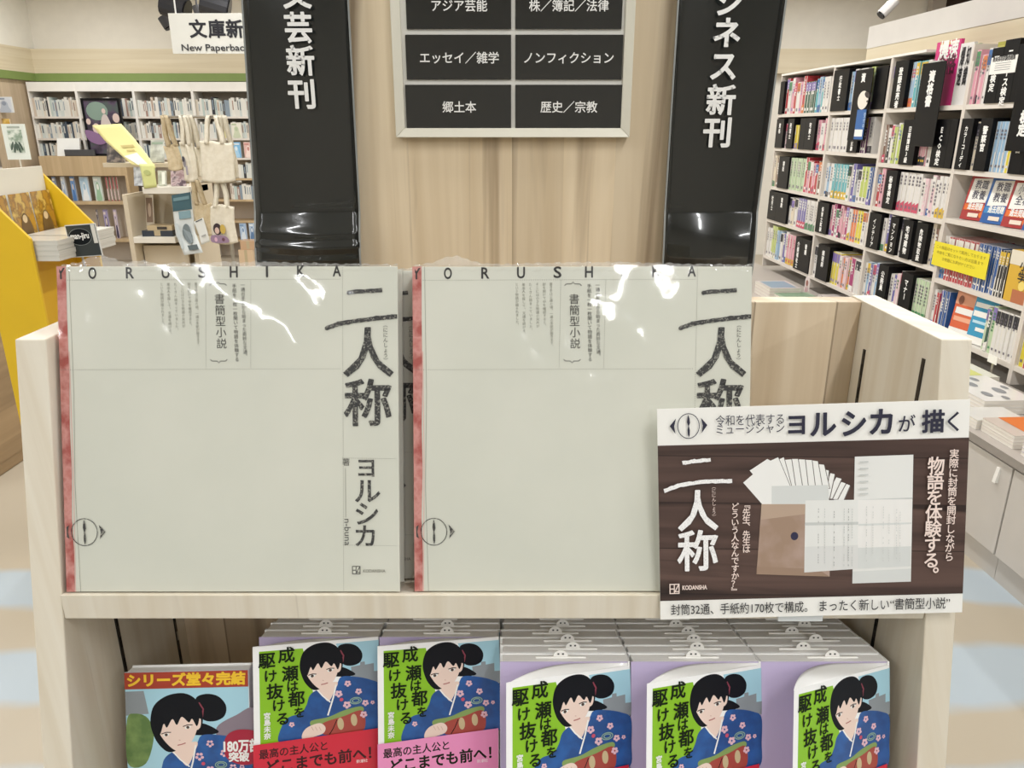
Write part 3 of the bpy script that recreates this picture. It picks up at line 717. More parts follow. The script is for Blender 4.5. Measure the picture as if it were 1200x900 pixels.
def woman(s, P, hair=M_HAIR):
    """A plain printed portrait: dark tied-back hair, blue robe with small pale flowers."""
    g = lambda pts, m: s.poly([P(*p) for p in pts], m, curve=True)
    g([(650, 150), (700, 118), (770, 128), (812, 180), (800, 240), (740, 268), (680, 250)], hair)
    s.line([P(668, 165), P(690, 200), P(684, 246)], 1.2, mat('#8a3a4a', 0.4))
    g([(640, 300), (690, 280), (770, 322), (725, 342), (670, 345), (640, 340)], hair)
    g([(520, 440), (600, 415), (650, 390), (680, 345), (770, 342), (870, 360), (936, 400), (945, 560), (942, 705), (800, 730), (620, 745), (450, 772), (285, 800), (300, 690), (345, 628), (420, 600), (455, 545), (475, 480)], M_KIM)
    g([(515, 420), (650, 380), (632, 450), (598, 515), (560, 480), (528, 450)], M_SKIN)
    s.line([P(645, 400), P(628, 490), P(595, 612)], 1.3, M_TXTW); s.line([P(525, 440), P(560, 480), P(610, 520)], 1.1, M_TXTW)
    g([(408, 270), (430, 185), (500, 130), (590, 115), (655, 150), (685, 220), (680, 300), (640, 350), (560, 420), (500, 440), (450, 400), (420, 340)], hair)
    g([(450, 320), (480, 265), (560, 235), (635, 240), (655, 300), (628, 375), (575, 432), (535, 430), (485, 385)], M_SKIN)
    g([(652, 265), (676, 255), (672, 300), (650, 315)], M_SKIN)
    g([(425, 330), (432, 230), (500, 160), (600, 150), (665, 225), (655, 295), (630, 255), (612, 275), (575, 245), (548, 290), (525, 258), (495, 305), (478, 285), (456, 345)], hair)
    for x, y in ((490, 345), (606, 302)):
        c = P(x, y); s.disc(c[0], c[1], 2.5, 1.15, M_TXTW, rot=-0.25); s.disc(c[0], c[1], 1.3, 1.2, mat('#4a3a34', 0.4), n=12); s.line([P(x - 26, y - 4), P(x, y - 14), P(x + 26, y - 14)], 0.7, hair)
    s.line([P(548, 402), P(572, 396), P(592, 388)], 0.9, mat('#b5706a', 0.4)); s.line([P(556, 372), P(565, 374)], 0.6, mat('#cfa697', 0.4))
    g([(488, 650), (600, 622), (700, 575), (812, 545), (824, 582), (720, 620), (600, 655), (500, 690)], M_SASHG)
    g([(560, 668), (700, 615), (822, 575), (838, 700), (740, 725), (620, 745), (560, 735)], M_SASH)
    for x, y in ((680, 668), (768, 640)):
        c = P(x, y); s.disc(c[0], c[1], 2.6, 5.2, M_CRM, rot=-0.1)
    s.line([P(655, 640), P(632, 700), P(608, 742)], 0.7, hair)
    g([(432, 740), (465, 695), (540, 665), (580, 690), (572, 730), (520, 755), (440, 778)], M_SKIN)
    for x in (490, 515, 540): s.line([P(x, 690), P(x + 14, 716)], 0.35, mat('#c99d8a', 0.4))
    for x, y, r in ((664, 462, 25), (722, 390, 22), (795, 442, 22), (720, 536, 26), (842, 520, 22), (832, 600, 24), (365, 676, 18), (890, 515, 14)):
        for k in range(5):
            c = P(x + r * 0.62 * cos(k * 1.257 + 0.3), y + r * 0.62 * sin(k * 1.257 + 0.3)); s.disc(c[0], c[1], r * 0.055, r * 0.05, M_PETAL, n=8)
    c = P(684, 500); s.disc(c[0], c[1], 1.6, 1.6, mat('#c8506a', 0.4), n=8)
    for r in (3.2, 5.0): c = P(778, 505); s.ring(c[0], c[1], r, r * 0.62, 0.8, mat('#8fae9c', 0.4), n=20)
def cover_art(s, hb=NH / NW * 100):
    s.rect(0, 0, 100, hb, M_JW)
    g = lambda pts, m: s.poly([NPx(*p) for p in pts], m)
    g([(640, 120), (918, 84), (936, 360), (700, 360)], M_SKY); g([(740, 275), (800, 262), (800, 240), (830, 236), (832, 258), (890, 245), (893, 300), (934, 296), (936, 380), (750, 360)], M_BLD)
    g([(150, 192), (425, 160), (470, 300), (500, 480), (420, 620), (330, 700), (300, 820), (166, 832)], M_GRN)
    woman(s, NPx)
    for ch, x, y, z in (('成', 325, 205, 13.5), ('瀬', 350, 330, 13.5), ('は', 365, 415, 10), ('都', 393, 500, 13.5), ('を', 413, 592, 9.5), ('駆', 202, 247, 13.5), ('け', 226, 350, 11), ('抜', 255, 452, 13.5), ('け', 280, 546, 11), ('る', 308, 636, 11.5)):
        c = NPx(x, y); s.v(ch, c[0], c[1] - z / 2, z, z, M_TITLE, bold=0.022)
    c = NPx(208, 596); s.v('宮島未奈', c[0], c[1], 5.6, 5.6, M_TXTW, bold=0.03)
def obi_art(s, m, dark, hb):
    a, b = NPx(130, 815), NPx(938, 690)
    s.poly([(0, a[1]), (100, b[1]), (100, hb), (0, hb)], m)
    r = math.atan2(b[1] - a[1], 100)
    c = NPx(165, 905); s.h('最高の主人公と', c[0], c[1], 8.4, dark, bold=0.02, width=54, rot=r * 1.0)
    c = NPx(215, 1004); s.h('どこまでも前へ！', c[0], c[1] - 0.5, 12, dark, bold=0.03, width=84, rot=r * 1.0)
    c = NPx(760, 905); s.h('新潮社', c[0] + 4, c[1] + 4, 3.2, M_TXTW, res=1)
def novel_body(t, slip=True):
    """Leaves, boards and spine of one copy, bottom front edge at the origin."""
    b = MB(); b.box((-NW / 2, NT - 0.0022, 0), (NW / 2, NT - 0.0002, NH), M_JW); b.box((NW / 2 - 0.0018, 0.0002, 0), (NW / 2, NT - 0.0002, NH), M_JW); b.build('back_cover', t, bevel=0.0004)
    MB().box((-NW / 2 + 0.002, 0.0022, 0.002), (NW / 2 - 0.0018, NT - 0.0022, NH - 0.0008), M_PG).build('page_block', t)
    if slip:
        sx = random.uniform(-0.01, 0.016); sp = MB(); z = NH - 0.0008
        sp.box((sx - 0.024, 0.0095, z), (sx + 0.024, 0.0108, z + 0.0014), M_PAPER)
        pts = [(sx + 0.007 * cos(pi * k / 10), 0.0102, z + 0.0012 + 0.0062 * sin(pi * k / 10)) for k in range(11)]
        sp.prism(pts, (0, 0.0004, 0), M_PAPER)
        for k in (-1, 1): sp.box((sx + k * 0.0022 - 0.0009, 0.0099, z + 0.003), (sx + k * 0.0022 + 0.0009, 0.0101, z + 0.0045), M_INK2)
        sp.build('order_slip', t)
def novel_plain(first):
    t = thing('novel', '', 'novel'); novel_body(t)
    b = MB(); b.box((-NW / 2, 0.0002, 0), (NW / 2, 0.0022, NH), M_JW, front=M_JW)
    b.build('front_cover', t, bevel=0.0004); return t
ROWN = {0: 'rearmost', 1: 'second from the back', 2: 'third from the back', 3: 'fourth from the back', 4: 'fifth from the back', 5: 'sixth from the back', 6: 'front'}
def stack(cx, n, flare, obi, where, shift=0.0, jac=None):
    for i in range(n):
        base = base_rear - ln * NT * i + Vector((cx + random.uniform(-0.0012, 0.0012), 0, 0))
        front = i == n - 1
        t = thing('novel', '', 'novel', base, (-LEAN, 0, 0), 'copies of the novel in five stacks')
        novel_body(t)
        if not front:
            f = MB().box((-NW / 2, 0.0002, 0), (NW / 2, 0.0022, NH), M_JW).build('front_cover', t, bevel=0.0004)
            if jac == i:
                q = MB(); s = Sheet(q, lambda x, y: Vector((x / 100 * NW - NW / 2, 0.0002, NH - y / 100 * NW)), (0, -1, 0), step=0.000001, base=0.00005); cover_art(s); q.build('cover_picture', f)
            t['label'] = '%s copy in the %s novel stack, only top edge showing' % (ROWN[i], where)
            continue
        MB().box((-NW / 2, 0.0012, 0.0005), (NW / 2 - 0.002, 0.0022, NH - 0.001), M_PURP).build('endpaper', t, label='lilac endpaper')
        th = radians(flare); ct_, sn = cos(th), sin(th)
        cov = lambda x, y, d=0.0: Vector((NW / 2 - NW * (1 - x / 100) * ct_ - d * sn, -NW * (1 - x / 100) * sn + 0.0002 - d * ct_, NH + shift - y / 100 * NW))
        hb = (NH + shift) / NW * 100
        bd = MB(); bd.hexa([cov(0, hb, 0), cov(100, hb, 0), cov(100, hb, -0.0012), cov(0, hb, -0.0012), cov(0, 0, 0), cov(100, 0, 0), cov(100, 0, -0.0012), cov(0, 0, -0.0012)], M_JW)
        fc = bd.build('front_cover', t)
        nrm = (-sn, -ct_, 0)
        q = MB(); s = Sheet(q, lambda x, y: cov(x, y), nrm, step=0.00001, base=0.0001); cover_art(s, hb); q.build('cover_picture', fc)
        q = MB(); s = Sheet(q, lambda x, y: cov(x, y), nrm, step=0.00001, base=0.0018)
        obi_art(s, obi, M_TITLE if obi is M_OBI_P else mat('#3a0d14', 0.4), hb); q.build('paper_band', t, label='printed paper band round the foot of the cover')
        fl = MB(); wl = NW - 0.003
        def flap(u, v):
            # pale fold seen from above between the lilac leaf and the open cover; it springs back in a curve from the cover's corner
            k = min(1.0, sin(min(1.0, u / 0.68) * pi / 2)) * v
            yc = -(wl * (1 - u)) * sn * 0.97; y0 = 0.0008
            return Vector((NW / 2 - 0.002 - wl * (1 - u) * (ct_ + (1 - ct_) * k), yc + (y0 - yc) * k, NH - 0.0016 + shift * (1 - k)))
        fl.grid(flap, 24, 6, M_JW); o = fl.build('jacket_flap', t, smooth=True); sd = o.modifiers.new('thick', 'SOLIDIFY'); sd.thickness = 0.0006
        t['label'] = 'front copy of the novel in the %s stack, cover slightly open' % where
stack(-0.197, 4, 13, M_OBI_R, 'leftmost red-banded')
stack(-0.0735, 4, 12, M_OBI_P, 'pink-banded', jac=2)
stack(0.0495, 7, 18, M_OBI_R, 'middle lilac', shift=-0.004)
stack(0.172, 7, 20, M_OBI_R, 'second lilac', shift=-0.003)
stack(0.2945, 7, 26, M_OBI_R, 'rightmost lilac', shift=-0.003)
# the smaller promotional paperback at the left end
pb = thing('promotional_novel', 'novel with a red-brown top band and yellow lettering at the left end', 'novel', Vector((-0.3245, 0.629, 0.985)) - lu * 0.151 - lu * 0.0, (-LEAN, 0, radians(2)))
MB().box((-0.061, 0.002, 0), (0.061, 0.0165, 0.149), M_PG).build('page_block', pb); MB().box((-0.061, 0.0, 0), (0.061, 0.0018, 0.151), M_JW).box((-0.061, 0.0166, 0), (0.061, 0.0182, 0.151), M_JW).build('cover_board', pb, bevel=0.0004)
MB().box((0.0595, 0.0, 0), (0.0615, 0.0182, 0.151), M_JW).build('spine', pb)
q = MB(); s = Sheet(q, lambda x, y: Vector((x / 100 * NW - NW / 2, 0, 0.151 - y / 100 * NW)), (0, -1, 0), step=0.00001, base=0.0001)
P1c = lambda x, y: ((x - 68) / 5.5, (y - 312 + (x - 68) * 0.04) / 5.5)
g = lambda pts, m, c_=False: s.poly([P1c(*p) for p in pts], m, curve=c_)
s.rect(0, 0, 100, 123, M_SKY); g([(68, 400), (150, 395), (170, 500), (68, 510)], M_BLD)
g([(72, 530), (110, 500), (165, 520), (190, 600), (150, 730), (70, 730)], blotch('printed_trees', '#5f7d45', '#7f9a5a', 60, rough=0.4), True); g([(470, 560), (560, 500), (640, 470), (640, 640), (500, 640)], mat('#8a7d88', 0.4), True)
WP = lambda x, y: P1c((x - 408) * 0.84 + 176, (y - 118) * 0.84 + 405)
woman(s, WP); s.rect(0, 0, 100, 13.8, mat('#a83820', 0.35, coat=0.5)); s.h('シリーズ堂々完結', 2, 10.8, 11.2, mat('#f4c832', 0.35), bold=0.045, width=100 * 0.96)
g([(500, 650), (520, 590), (580, 565), (660, 580), (690, 650), (660, 710), (590, 730), (520, 705)], mat('#a8243c', 0.35), True)
c = P1c(500, 668); s.h('180万部', c[0], c[1], 11.5, M_TXTW, bold=0.04, width=30); c = P1c(522, 706); s.h('突破', c[0], c[1] + 1, 8.5, M_TXTW, bold=0.04)
q.build('cover_picture', pb)

# ------------------------------------------------------------------ bookcases along the right-hand wall
TH = radians(2.5); AX = Vector((-sin(TH), cos(TH), 0)); NX = Vector((cos(TH), sin(TH), 0)); RZ = -(pi / 2 - TH); P00 = Vector((2.25, 0, 0))
def WX(s, q, z): return P00 + AX * s + NX * q + Vector((0, 0, z))
def s_at(px, py, q=0.0): return (at_pl(px, py, WX(0, q, 0), NX) - P00).dot(AX)
def z_at(px, py, q=0.0): return at_pl(px, py, WX(0, q, 0), NX).z
BAYS = [('far', 6.03, 5.15, [1.600, 1.362, 1.080, 0.836, 0.555]), ('second', 5.15, 4.452, [1.602, 1.362, 1.078, 0.848, 0.555]), ('middle', 4.452, 3.735, [1.604, 1.318, 1.080, 0.848, 0.557]),
        ('fourth', 3.735, 3.075, [1.604, 1.318, 1.092, 0.802, 0.553]), ('nearest', 3.075, 2.36, [1.604, 1.318, 1.092, 0.802, 0.553])]
BAYTXT = {'far': 'bay beside the right banner', 'second': 'second bay from the right banner', 'middle': 'third bay from the right banner', 'fourth': 'fourth bay from the right banner', 'nearest': 'bay at the right photo edge'}
ROWTXT = ['top row', 'second row', 'third row', 'fourth row', 'bottom row']
BD = 0.26
TOPZ = {'far': z_at(935, 86), 'second': z_at(975, 80), 'middle': z_at(1068, 64), 'fourth': 1.79, 'nearest': 1.79}
M_CASE = mat('#dcd4ca', 0.5); M_CASEB = mat('#c9bfb3', 0.6)
for key, sa, sb, zs in BAYS:
    w = sa - sb
    t = thing('bookcase', 'pale wall bookcase, %s' % BAYTXT[key], 'bookcase', WX(sa, 0, 0), (0, 0, RZ), 'bookcases along the right wall')
    zt_ = TOPZ[key]; open_ = key in ('fourth', 'nearest')
    MB().box((0.0005, 0, 0.467), (0.012, BD, zt_), M_CASE).build('side_panel', t); MB().box((w - 0.012, 0, 0.467), (w - 0.0005, BD, zt_), M_CASE).build('side_panel', t)
    MB().box((0.012, BD - 0.01, 0.467), (w - 0.012, BD, zt_), M_CASEB).build('back_panel', t)
    for z in zs: MB().box((0.012, 0.001, z - 0.022), (w - 0.012, BD - 0.01, z), M_SHELF).build('shelf', t)
    if not open_: MB().box((0.0005, -0.003, zt_), (w - 0.0005 if key != 'middle' else 0.33, BD, zt_ + 0.012), M_WHITE).build('top_panel', t)
# fascia and wooden band over the nearer bays
q = MB()
def slab(s0, s1, q0, q1, z0, z1, m): return q.hexa([WX(s0, q0, z0), WX(s1, q0, z0), WX(s1, q1, z0), WX(s0, q1, z0), WX(s0, q0, z1), WX(s1, q0, z1), WX(s1, q1, z1), WX(s0, q1, z1)], m)
SF = s_at(1017, 45, 0.2); ZF = [z_at(1017, y, 0.2) for y in (32, 57, 82)]
slab(1.3, SF, 0.2, 0.27, ZF[1], ZF[0], mat('#d9d5cf', 0.7)); struct(q.build('trim_6'))
q = MB(); slab(1.3, SF, 0.205, 0.265, 1.80, ZF[1], M_CORNICE); struct(q.build('trim_7'))
q = MB(); slab(1.6, 6.6, 0.27, 0.36, 0.0, 1.9, M_CASEB); struct(q.build('trim_8'))

COL = {'K': '#232327', 'W': '#dfdcd8', 'P': '#d99aaa', 'M': '#a8356f', 'R': '#b53a42', 'L': '#b7c664', 'G': '#2f5544', 'g': '#b9cfa8', 'B': '#2c5796', 'b': '#93b4d0', 'T': '#5fadb6',
       'Y': '#dccb3c', 'O': '#dd7a45', 'V': '#6d66a4', 'N': '#7b5b4c', 'C': '#dccfb8', 'S': '#9ea3ab', 'U': '#5b2e5a', 'p': '#e6c6cc'}
NAMEC = {'K': 'black', 'W': 'white', 'P': 'pink', 'M': 'magenta', 'R': 'red', 'L': 'lime green', 'G': 'dark green', 'g': 'pale green', 'B': 'dark blue', 'b': 'light blue', 'T': 'teal',
         'Y': 'yellow', 'O': 'orange', 'V': 'violet', 'N': 'brown', 'C': 'cream', 'S': 'grey', 'U': 'plum', 'p': 'pale pink'}
ACC = ['#c8506a', '#3f6ea8', '#d8b43c', '#4c8a5c', '#e4e0da', '#2c2c32', '#d07a48', '#8a78b4']
M_BPG = mat('#e2ddd3', 0.8)
_SP = {}
def spine_mesh(c, w, h, var, dd=0.0):
    key = (c, round(w, 3), round(h, 3), var, dd)
    if key in _SP: return _SP[key]
    r = random.Random(str(key)); m = mat(COL[c], 0.4, 0.25); dark = c in 'KGBUNRMVT'
    tx = M_TXTW if dark else (mat('#77717a', 0.5) if r.random() < 0.6 else mat(r.choice(ACC), 0.5)); acc = mat(r.choice(ACC), 0.4)
    d = r.uniform(0.13, 0.165) if not dd else dd; b = MB(); k = 0.0014
    b.box((0.0004, 0.0006, 0), (w - 0.0004, d, h - 0.0012), M_BPG)
    for x in (0.0003, w - 0.0003 - k): b.box((x, 0.001, 0), (x + k, d + 0.002, h), m)
    b.poly([(0.0003, 0.001, 0), (w * 0.25, 0, 0), (w * 0.75, 0, 0), (w - 0.0003, 0.001, 0), (w - 0.0003, 0.001, h), (w * 0.75, 0, h), (w * 0.25, 0, h), (0.0003, 0.001, h)], m)
    y = -0.0007; n = r.randint(3, 6); ch = min(w * 0.5, 0.015); z = h * r.uniform(0.84, 0.93)
    if var % 3 == 0: b.poly([(0.001, y, 0.002), (w - 0.001, y, 0.002), (w - 0.001, y, h * r.uniform(0.14, 0.3)), (0.001, y, h * 0.2)], acc)
    if var % 3 == 1: b.poly([(0.001, y, h * 0.7), (w - 0.001, y, h * 0.7), (w - 0.001, y, h * 0.97), (0.001, y, h * 0.97)], acc)
    for i in range(n):
        z1 = z - i * ch * 1.18; cw = ch * r.uniform(0.65, 1.0)
        if z1 - ch < h * 0.25: break
        b.poly([(w / 2 - cw / 2, y * 1.7, z1 - ch * 0.9), (w / 2 - cw / 8, y * 1.7, z1 - ch * 0.9), (w / 2 - cw / 8, y * 1.7, z1), (w / 2 - cw / 2, y * 1.7, z1)], tx)
        b.poly([(w / 2 + cw / 10, y * 1.7, z1 - ch * 0.85), (w / 2 + cw / 2, y * 1.7, z1 - ch * 0.85), (w / 2 + cw / 2, y * 1.7, z1 - ch * 0.1), (w / 2 + cw / 10, y * 1.7, z1 - ch * 0.1)], tx)
        b.poly([(w / 2 - cw / 2, y * 1.7, z1 - ch * 0.6), (w / 2 + cw / 2, y * 1.7, z1 - ch * 0.6), (w / 2 + cw / 2, y * 1.7, z1 - ch * 0.42), (w / 2 - cw / 2, y * 1.7, z1 - ch * 0.42)], tx)
    cz = h * 0.12
    b.poly([(w * 0.3, y * 1.5, cz - w * 0.2), (w * 0.7, y * 1.5, cz - w * 0.2), (w * 0.7, y * 1.5, cz + w * 0.2), (w * 0.3, y * 1.5, cz + w * 0.2)], tx)
    _SP[key] = b.data('book'); return _SP[key]
ORD = ['first', 'second', 'third', 'fourth', 'fifth', 'sixth', 'seventh', 'eighth', 'ninth', 'tenth', 'eleventh', 'twelfth', 'thirteenth', 'fourteenth', 'fifteenth', 'sixteenth', 'seventeenth', 'eighteenth',
       'nineteenth', 'twentieth', 'twenty-first', 'twenty-second', 'twenty-third', 'twenty-fourth', 'twenty-fifth', 'twenty-sixth', 'twenty-seventh', 'twenty-eighth', 'twenty-ninth', 'thirtieth', 'thirty-first', 'thirty-second', 'thirty-third']
M_DIV = mat('#0d0d10', 0.35, 0.0)
def divider(t0, x, z, w, h, word, label, dark='#0d0d10', size=None, yellow=False, dd=0.15):
    t = thing('section_divider', label, 'divider', t0 @ Vector((x, -0.006, z)), (0, 0, RZ), 'black section dividers between the books')
    MB().box((0.0008, 0, 0.0004), (w - 0.0008, dd, h), mat(dark, 0.35)).build('divider_block', t)
    if word:
        q = MB(); s = Sheet(q, lambda a, b: Vector((a, 0, -b)), (0, -1, 0), base=0.0008)
        z_ = size or min(0.036, w * 0.5, h * 0.8 / len(word)); s.v(word, w * 0.5, -h * 0.86, z_, z_ * 1.02, mat('#d9c98a', 0.5) if yellow else M_TXTW, bold=0.035, res=1)
        q.build('lettering', t)
    return t
def fill(bay, row, seq, thick, hh=0.215, dd=0.0):
    key, sa, sb, zs = [b for b in BAYS if b[0] == bay][0]; w = sa - sb - 0.03; z = zs[row]
    room = ((TOPZ[key] if key not in ('fourth', 'nearest') else 1.95) + 0.022 if row == 0 else zs[row - 1]) - z - 0.022
    T = Matrix.Translation(WX(sa, 0, 0)) @ Matrix.Rotation(RZ, 4, 'Z')
    tot = sum(k[1] for k in seq); x = 0.014; n = 0
    for it in seq:
        span = w * it[1] / tot
        if it[0] == 'D':
            n += 1
            h = min(room - 0.012, (it[3] if len(it) > 3 else 0.225))
            divider(T, x, z, span, h, it[2], 'black divider, %s from left, %s of %s' % (ORD[n - 1], ROWTXT[row], BAYTXT[bay]), size=it[4] if len(it) > 4 else None, dd=dd or 0.15)
        elif it[0] == '-': pass
        else:
            cnt = max(1, round(span / thick)); bw = span / cnt; xx = x
            hb = it[2] if len(it) > 2 else hh
            vr = random.randint(0, 5)
            for i in range(cnt):
                c = it[0][i % len(it[0])]; n += 1
                if len(it[0]) > 1: vr = random.randint(0, 5); h = hb * random.choice((0.9, 0.96, 1.0, 1.05))
                else: h = hb
                h = min(h, room - 0.006)
                me = spine_mesh(c, bw, h, vr, dd)
                o = bpy.data.objects.new('book', me); C.objects.link(o)
                o.location = T @ Vector((xx, 0.008 + random.uniform(0, 0.012), z + 0.0003)); o.rotation_euler = (0, 0, RZ)
                tag(o, '%s %s book, %s from left, %s of %s' % ('thick' if bw > 0.035 else 'slim', NAMEC[c], ORD[n - 1], ROWTXT[row], BAYTXT[bay]), 'book', 'books on the right wall bookcases')
                xx += bw
        x += span
random.seed(11)
# photo widths, far to near
fill('far', 0, [('D', 5, ''), ('RWP', 21, 0.23), ('G', 11, 0.2), ('Tb', 8, 0.22), ('W', 8)], 0.047)
fill('far', 1, [('D', 9, '資格'), ('pW', 5), ('D', 7, '税理士'), ('Y', 7, 0.16), ('D', 6, ''), ('D', 10, '宅建士'), ('PW', 10)], 0.045, 0.19)
fill('far', 2, [('CN', 8), ('D', 12, '簿記'), ('g', 15, 0.22), ('RP', 14, 0.22), ('N', 4)], 0.045)
fill('far', 3, [('D', 9, '社労士'), ('D', 12, '電験'), ('WC', 8), ('V', 9), ('W', 10)], 0.045, 0.2)
fill('far', 4, [('W', 6), ('L', 8, 0.24), ('b', 6), ('WV', 9), ('P', 10), ('L', 3), ('D', 8, '介護福祉士'), ('D', 10, '看護')], 0.045)
fill('second', 0, [('D', 15, '行政書士', 0.24), ('bWV', 13), ('K', 4), ('Lg', 7), ('D', 10, '')], 0.042, 0.22)
fill('second', 1, [('W', 21, 0.2), ('D', 9, 'ケアマネ試験'), ('U', 5), ('W', 4), ('-', 8)], 0.044, 0.2)
fill('second', 2, [('Wb', 9), ('T', 14), ('WVS', 12), ('L', 7), ('B', 5)], 0.042, 0.21)
fill('second', 3, [('D', 13, '保育士試験'), ('PMWMP', 22), ('O', 5), ('Y', 6), ('W', 6)], 0.034, 0.19)
fill('second', 4, [('W', 6), ('D', 12, '調理師'), ('Y', 8), ('pO', 10), ('M', 4), ('W', 6)], 0.04, 0.2)
fill('middle', 0, [('W', 6), ('D', 20, '登録販売者', 0.235, 0.04), ('b', 8), ('T', 14), ('W', 5), ('-', 50)], 0.034, 0.22)
fill('middle', 1, [('NK', 7), ('WL', 17), ('D', 16, '日商簿記3級'), ('P', 9), ('WM', 8), ('D', 14, 'ECO検定'), ('D', 6, '')], 0.032, 0.21)
fill('middle', 2, [('RP', 13), ('D', 13, '秘書検定'), ('W', 24), ('Wp', 18), ('W', 10)], 0.034, 0.2)
fill('middle', 3, [('D', 16, 'インテリア'), ('WV', 12), ('D', 10, 'マンション'), ('W', 6), ('D', 11, '宅地建物'), ('W', 4), ('D', 12, '危険物取扱'), ('CN', 11)], 0.03, 0.2)
fill('middle', 4, [('WbV', 22), ('D', 12, '公務員'), ('WVp', 16), ('D', 13, 'マナー'), ('g', 17)], 0.032, 0.21)
fill('fourth', 0, [('Pp', 14), ('W', 8), ('D', 13, '国語検定'), ('D', 16, 'ニュース検定', 0.25, 0.037), ('D', 9, ''), ('D', 26, '漢字検定'), ('W', 4), ('D', 16, '弁理士')], 0.03, 0.23, 0.075)
fill('fourth', 1, [('D', 14, 'カラーコーディ'), ('C', 8), ('D', 13, '警察官'), ('b', 16), ('Y', 8), ('D', 13, '消防官'), ('D', 12, '国税'), ('D', 14, '国家試験')], 0.026, 0.21)
fill('fourth', 3, [('W', 7), ('R', 34, 0.205), ('B', 26, 0.205), ('K', 9, 0.2), ('-', 24)], 0.021, 0.205)
fill('fourth', 4, [('WR', 11), ('B', 8), ('-', 45), ('gG', 12), ('W', 24)], 0.026, 0.2)
fill('nearest', 2, [('-', 60), ('B', 20), ('W', 20)], 0.04, 0.2)
fill('nearest', 3, [('U', 10), ('B', 30), ('W', 30)], 0.04, 0.21)
fill('nearest', 4, [('YR', 22), ('p', 8), ('bW', 18), ('B', 22), ('W', 30)], 0.03, 0.22)

def face_book(name, label, s0, z, w, h, t_, col, art, lean=0.0, q=0.02, cat='book', spine=None, yaw=0.0, group='face-out books on the right wall bookcases'):
    """A book standing with its cover to the aisle; s0 = its left (far) edge."""
    t = thing(name, label, cat, WX(s0, q, z + 0.0006 + t_ * sin(lean)), (-lean, 0, RZ + yaw), group)
    b = MB().box((0, 0, 0), (w, 0.0012, h), mat(col, 0.35, 0.4)); b.box((0, t_ - 0.0012, 0), (w, t_, h), mat(col, 0.35, 0.4)); b.box((w - 0.0014, 0.0012, 0), (w, t_ - 0.0012, h), mat(spine or col, 0.35, 0.4)); b.build('cover', t)
    MB().box((0.003, 0.0012, 0.001), (w - 0.0014, t_ - 0.0012, h - 0.003), M_BPG).build('page_block', t)
    m = MB(); s = Sheet(m, lambda x, y: Vector((x * w, 0, h - y * h)), (0, -1, 0), step=0.0004, base=0.0006); art(s, h / w)
    m.build('cover_print', t); return t
def exam_art(words, c2):
    def f(s, r):
        s.poly([(0.12, 0.06), (0.9, 0.03), (0.84, 0.58), (0.08, 0.62)], M_PAPER)
        for i, wd in enumerate(words): s.h(wd, 0.5, 0.27 + i * 0.23, 0.22, mat('#3a3a50', 0.5), bold=0.008, align='C', width=0.52)
        s.rect(0.06, 0.64, 0.92, 0.78, mat(c2, 0.4)); s.h('過去問題', 0.5, 0.75, 0.17, M_TXTW, bold=0.03, align='C', width=0.6, res=1)
        s.rect(0.3, 0.84, 0.72, 0.93, mat('#e9d9c8', 0.4)); s.disc(0.84, 0.86, 0.1, 0.1 / r, mat(c2, 0.4))
    return f
zc = BAYS[3][3][2]
for i, (px, col, wd, c2, nm) in enumerate(((1108, '#a83232', ('教職', '教養'), '#e07030', 'red'), (1133, '#2d5fa3', ('教職', '教養'), '#3f86c0', 'blue'), (1160, '#a83232', ('小学校', '全科'), '#e07030', 'second red'), (1190, '#2d5fa3', ('小学校', '全科'), '#3f86c0', 'second blue'))):
    face_book('workbook', '%s exam workbook standing cover-out in the third row of the fourth bay' % nm, (3.665, 3.514, 3.369, 3.232)[i], zc, 0.139, 0.198, 0.018, col, exam_art(wd, c2), lean=radians(10), q=0.03, cat='workbook', yaw=radians(12))
# over the top row: tall books standing cover-out behind the dividers
zt = 1.604
def art_pink(s, r):
    s.rect(0.15, 0.01, 0.9, 0.06, mat('#d9a860', 0.4)); s.h('爆速', 0.55, 0.26, 0.32, M_TXTW, bold=0.03, align='C', width=0.8); s.h('合格', 0.55, 0.48, 0.32, mat('#5a1030', 0.4), bold=0.03, align='C', width=0.8)
def art_white(s, r):
    s.v('知識', 0.72, 0.05, 0.32, 0.32 / 1.0, M_TXT, bold=0.03); s.v('爆速', 0.3, 0.05, 0.32, 0.32, M_TXT, bold=0.03)
def art_plain(c):
    def f(s, r): s.rect(0.08, 0.06, 0.92, 0.2, mat(c, 0.4)); s.rect(0.2, 0.3, 0.8, 0.34, M_PAPER); s.rect(0.2, 0.38, 0.7, 0.41, M_PAPER)
    return f
def art_color(s, r):
    s.h('カラー', 0.5, 0.3, 0.3, M_TXTW, bold=0.05, align='C', width=0.75); s.h('コーディ', 0.5, 0.46, 0.26, M_TXTW, bold=0.05, align='C', width=0.8); s.rect(0.3, 0.05, 0.55, 0.1, mat('#e0b0a0', 0.4)); s.rect(0.62, 0.05, 0.75, 0.1, mat('#c8d070', 0.4))
for sa_, sb_, qd, hh_, col, art, nm, by in ((4.095, 3.893, 0.03, 0.296, '#d6307f', art_pink, 'pink book with large white lettering', 'third'), (3.891, 3.788, 0.03, 0.272, '#e6e3e0', art_white, 'white book with black lettering', 'third'), (3.786, 3.752, 0.03, 0.262, '#b9c6a4', art_plain('#8fa87c'), 'pale green book', 'third'),
        (3.718, 3.662, 0.095, 0.262, '#a9a443', art_plain('#c0bb60'), 'olive green book', 'fourth'), (3.655, 3.50, 0.095, 0.252, '#8c3f7e', art_color, 'purple book with white lettering', 'fourth')):
    face_book('book', nm + ' standing tall at the top row of the %s bay' % by, sa_, zt, sa_ - sb_ - 0.003, hh_, 0.016, col, art, q=qd)
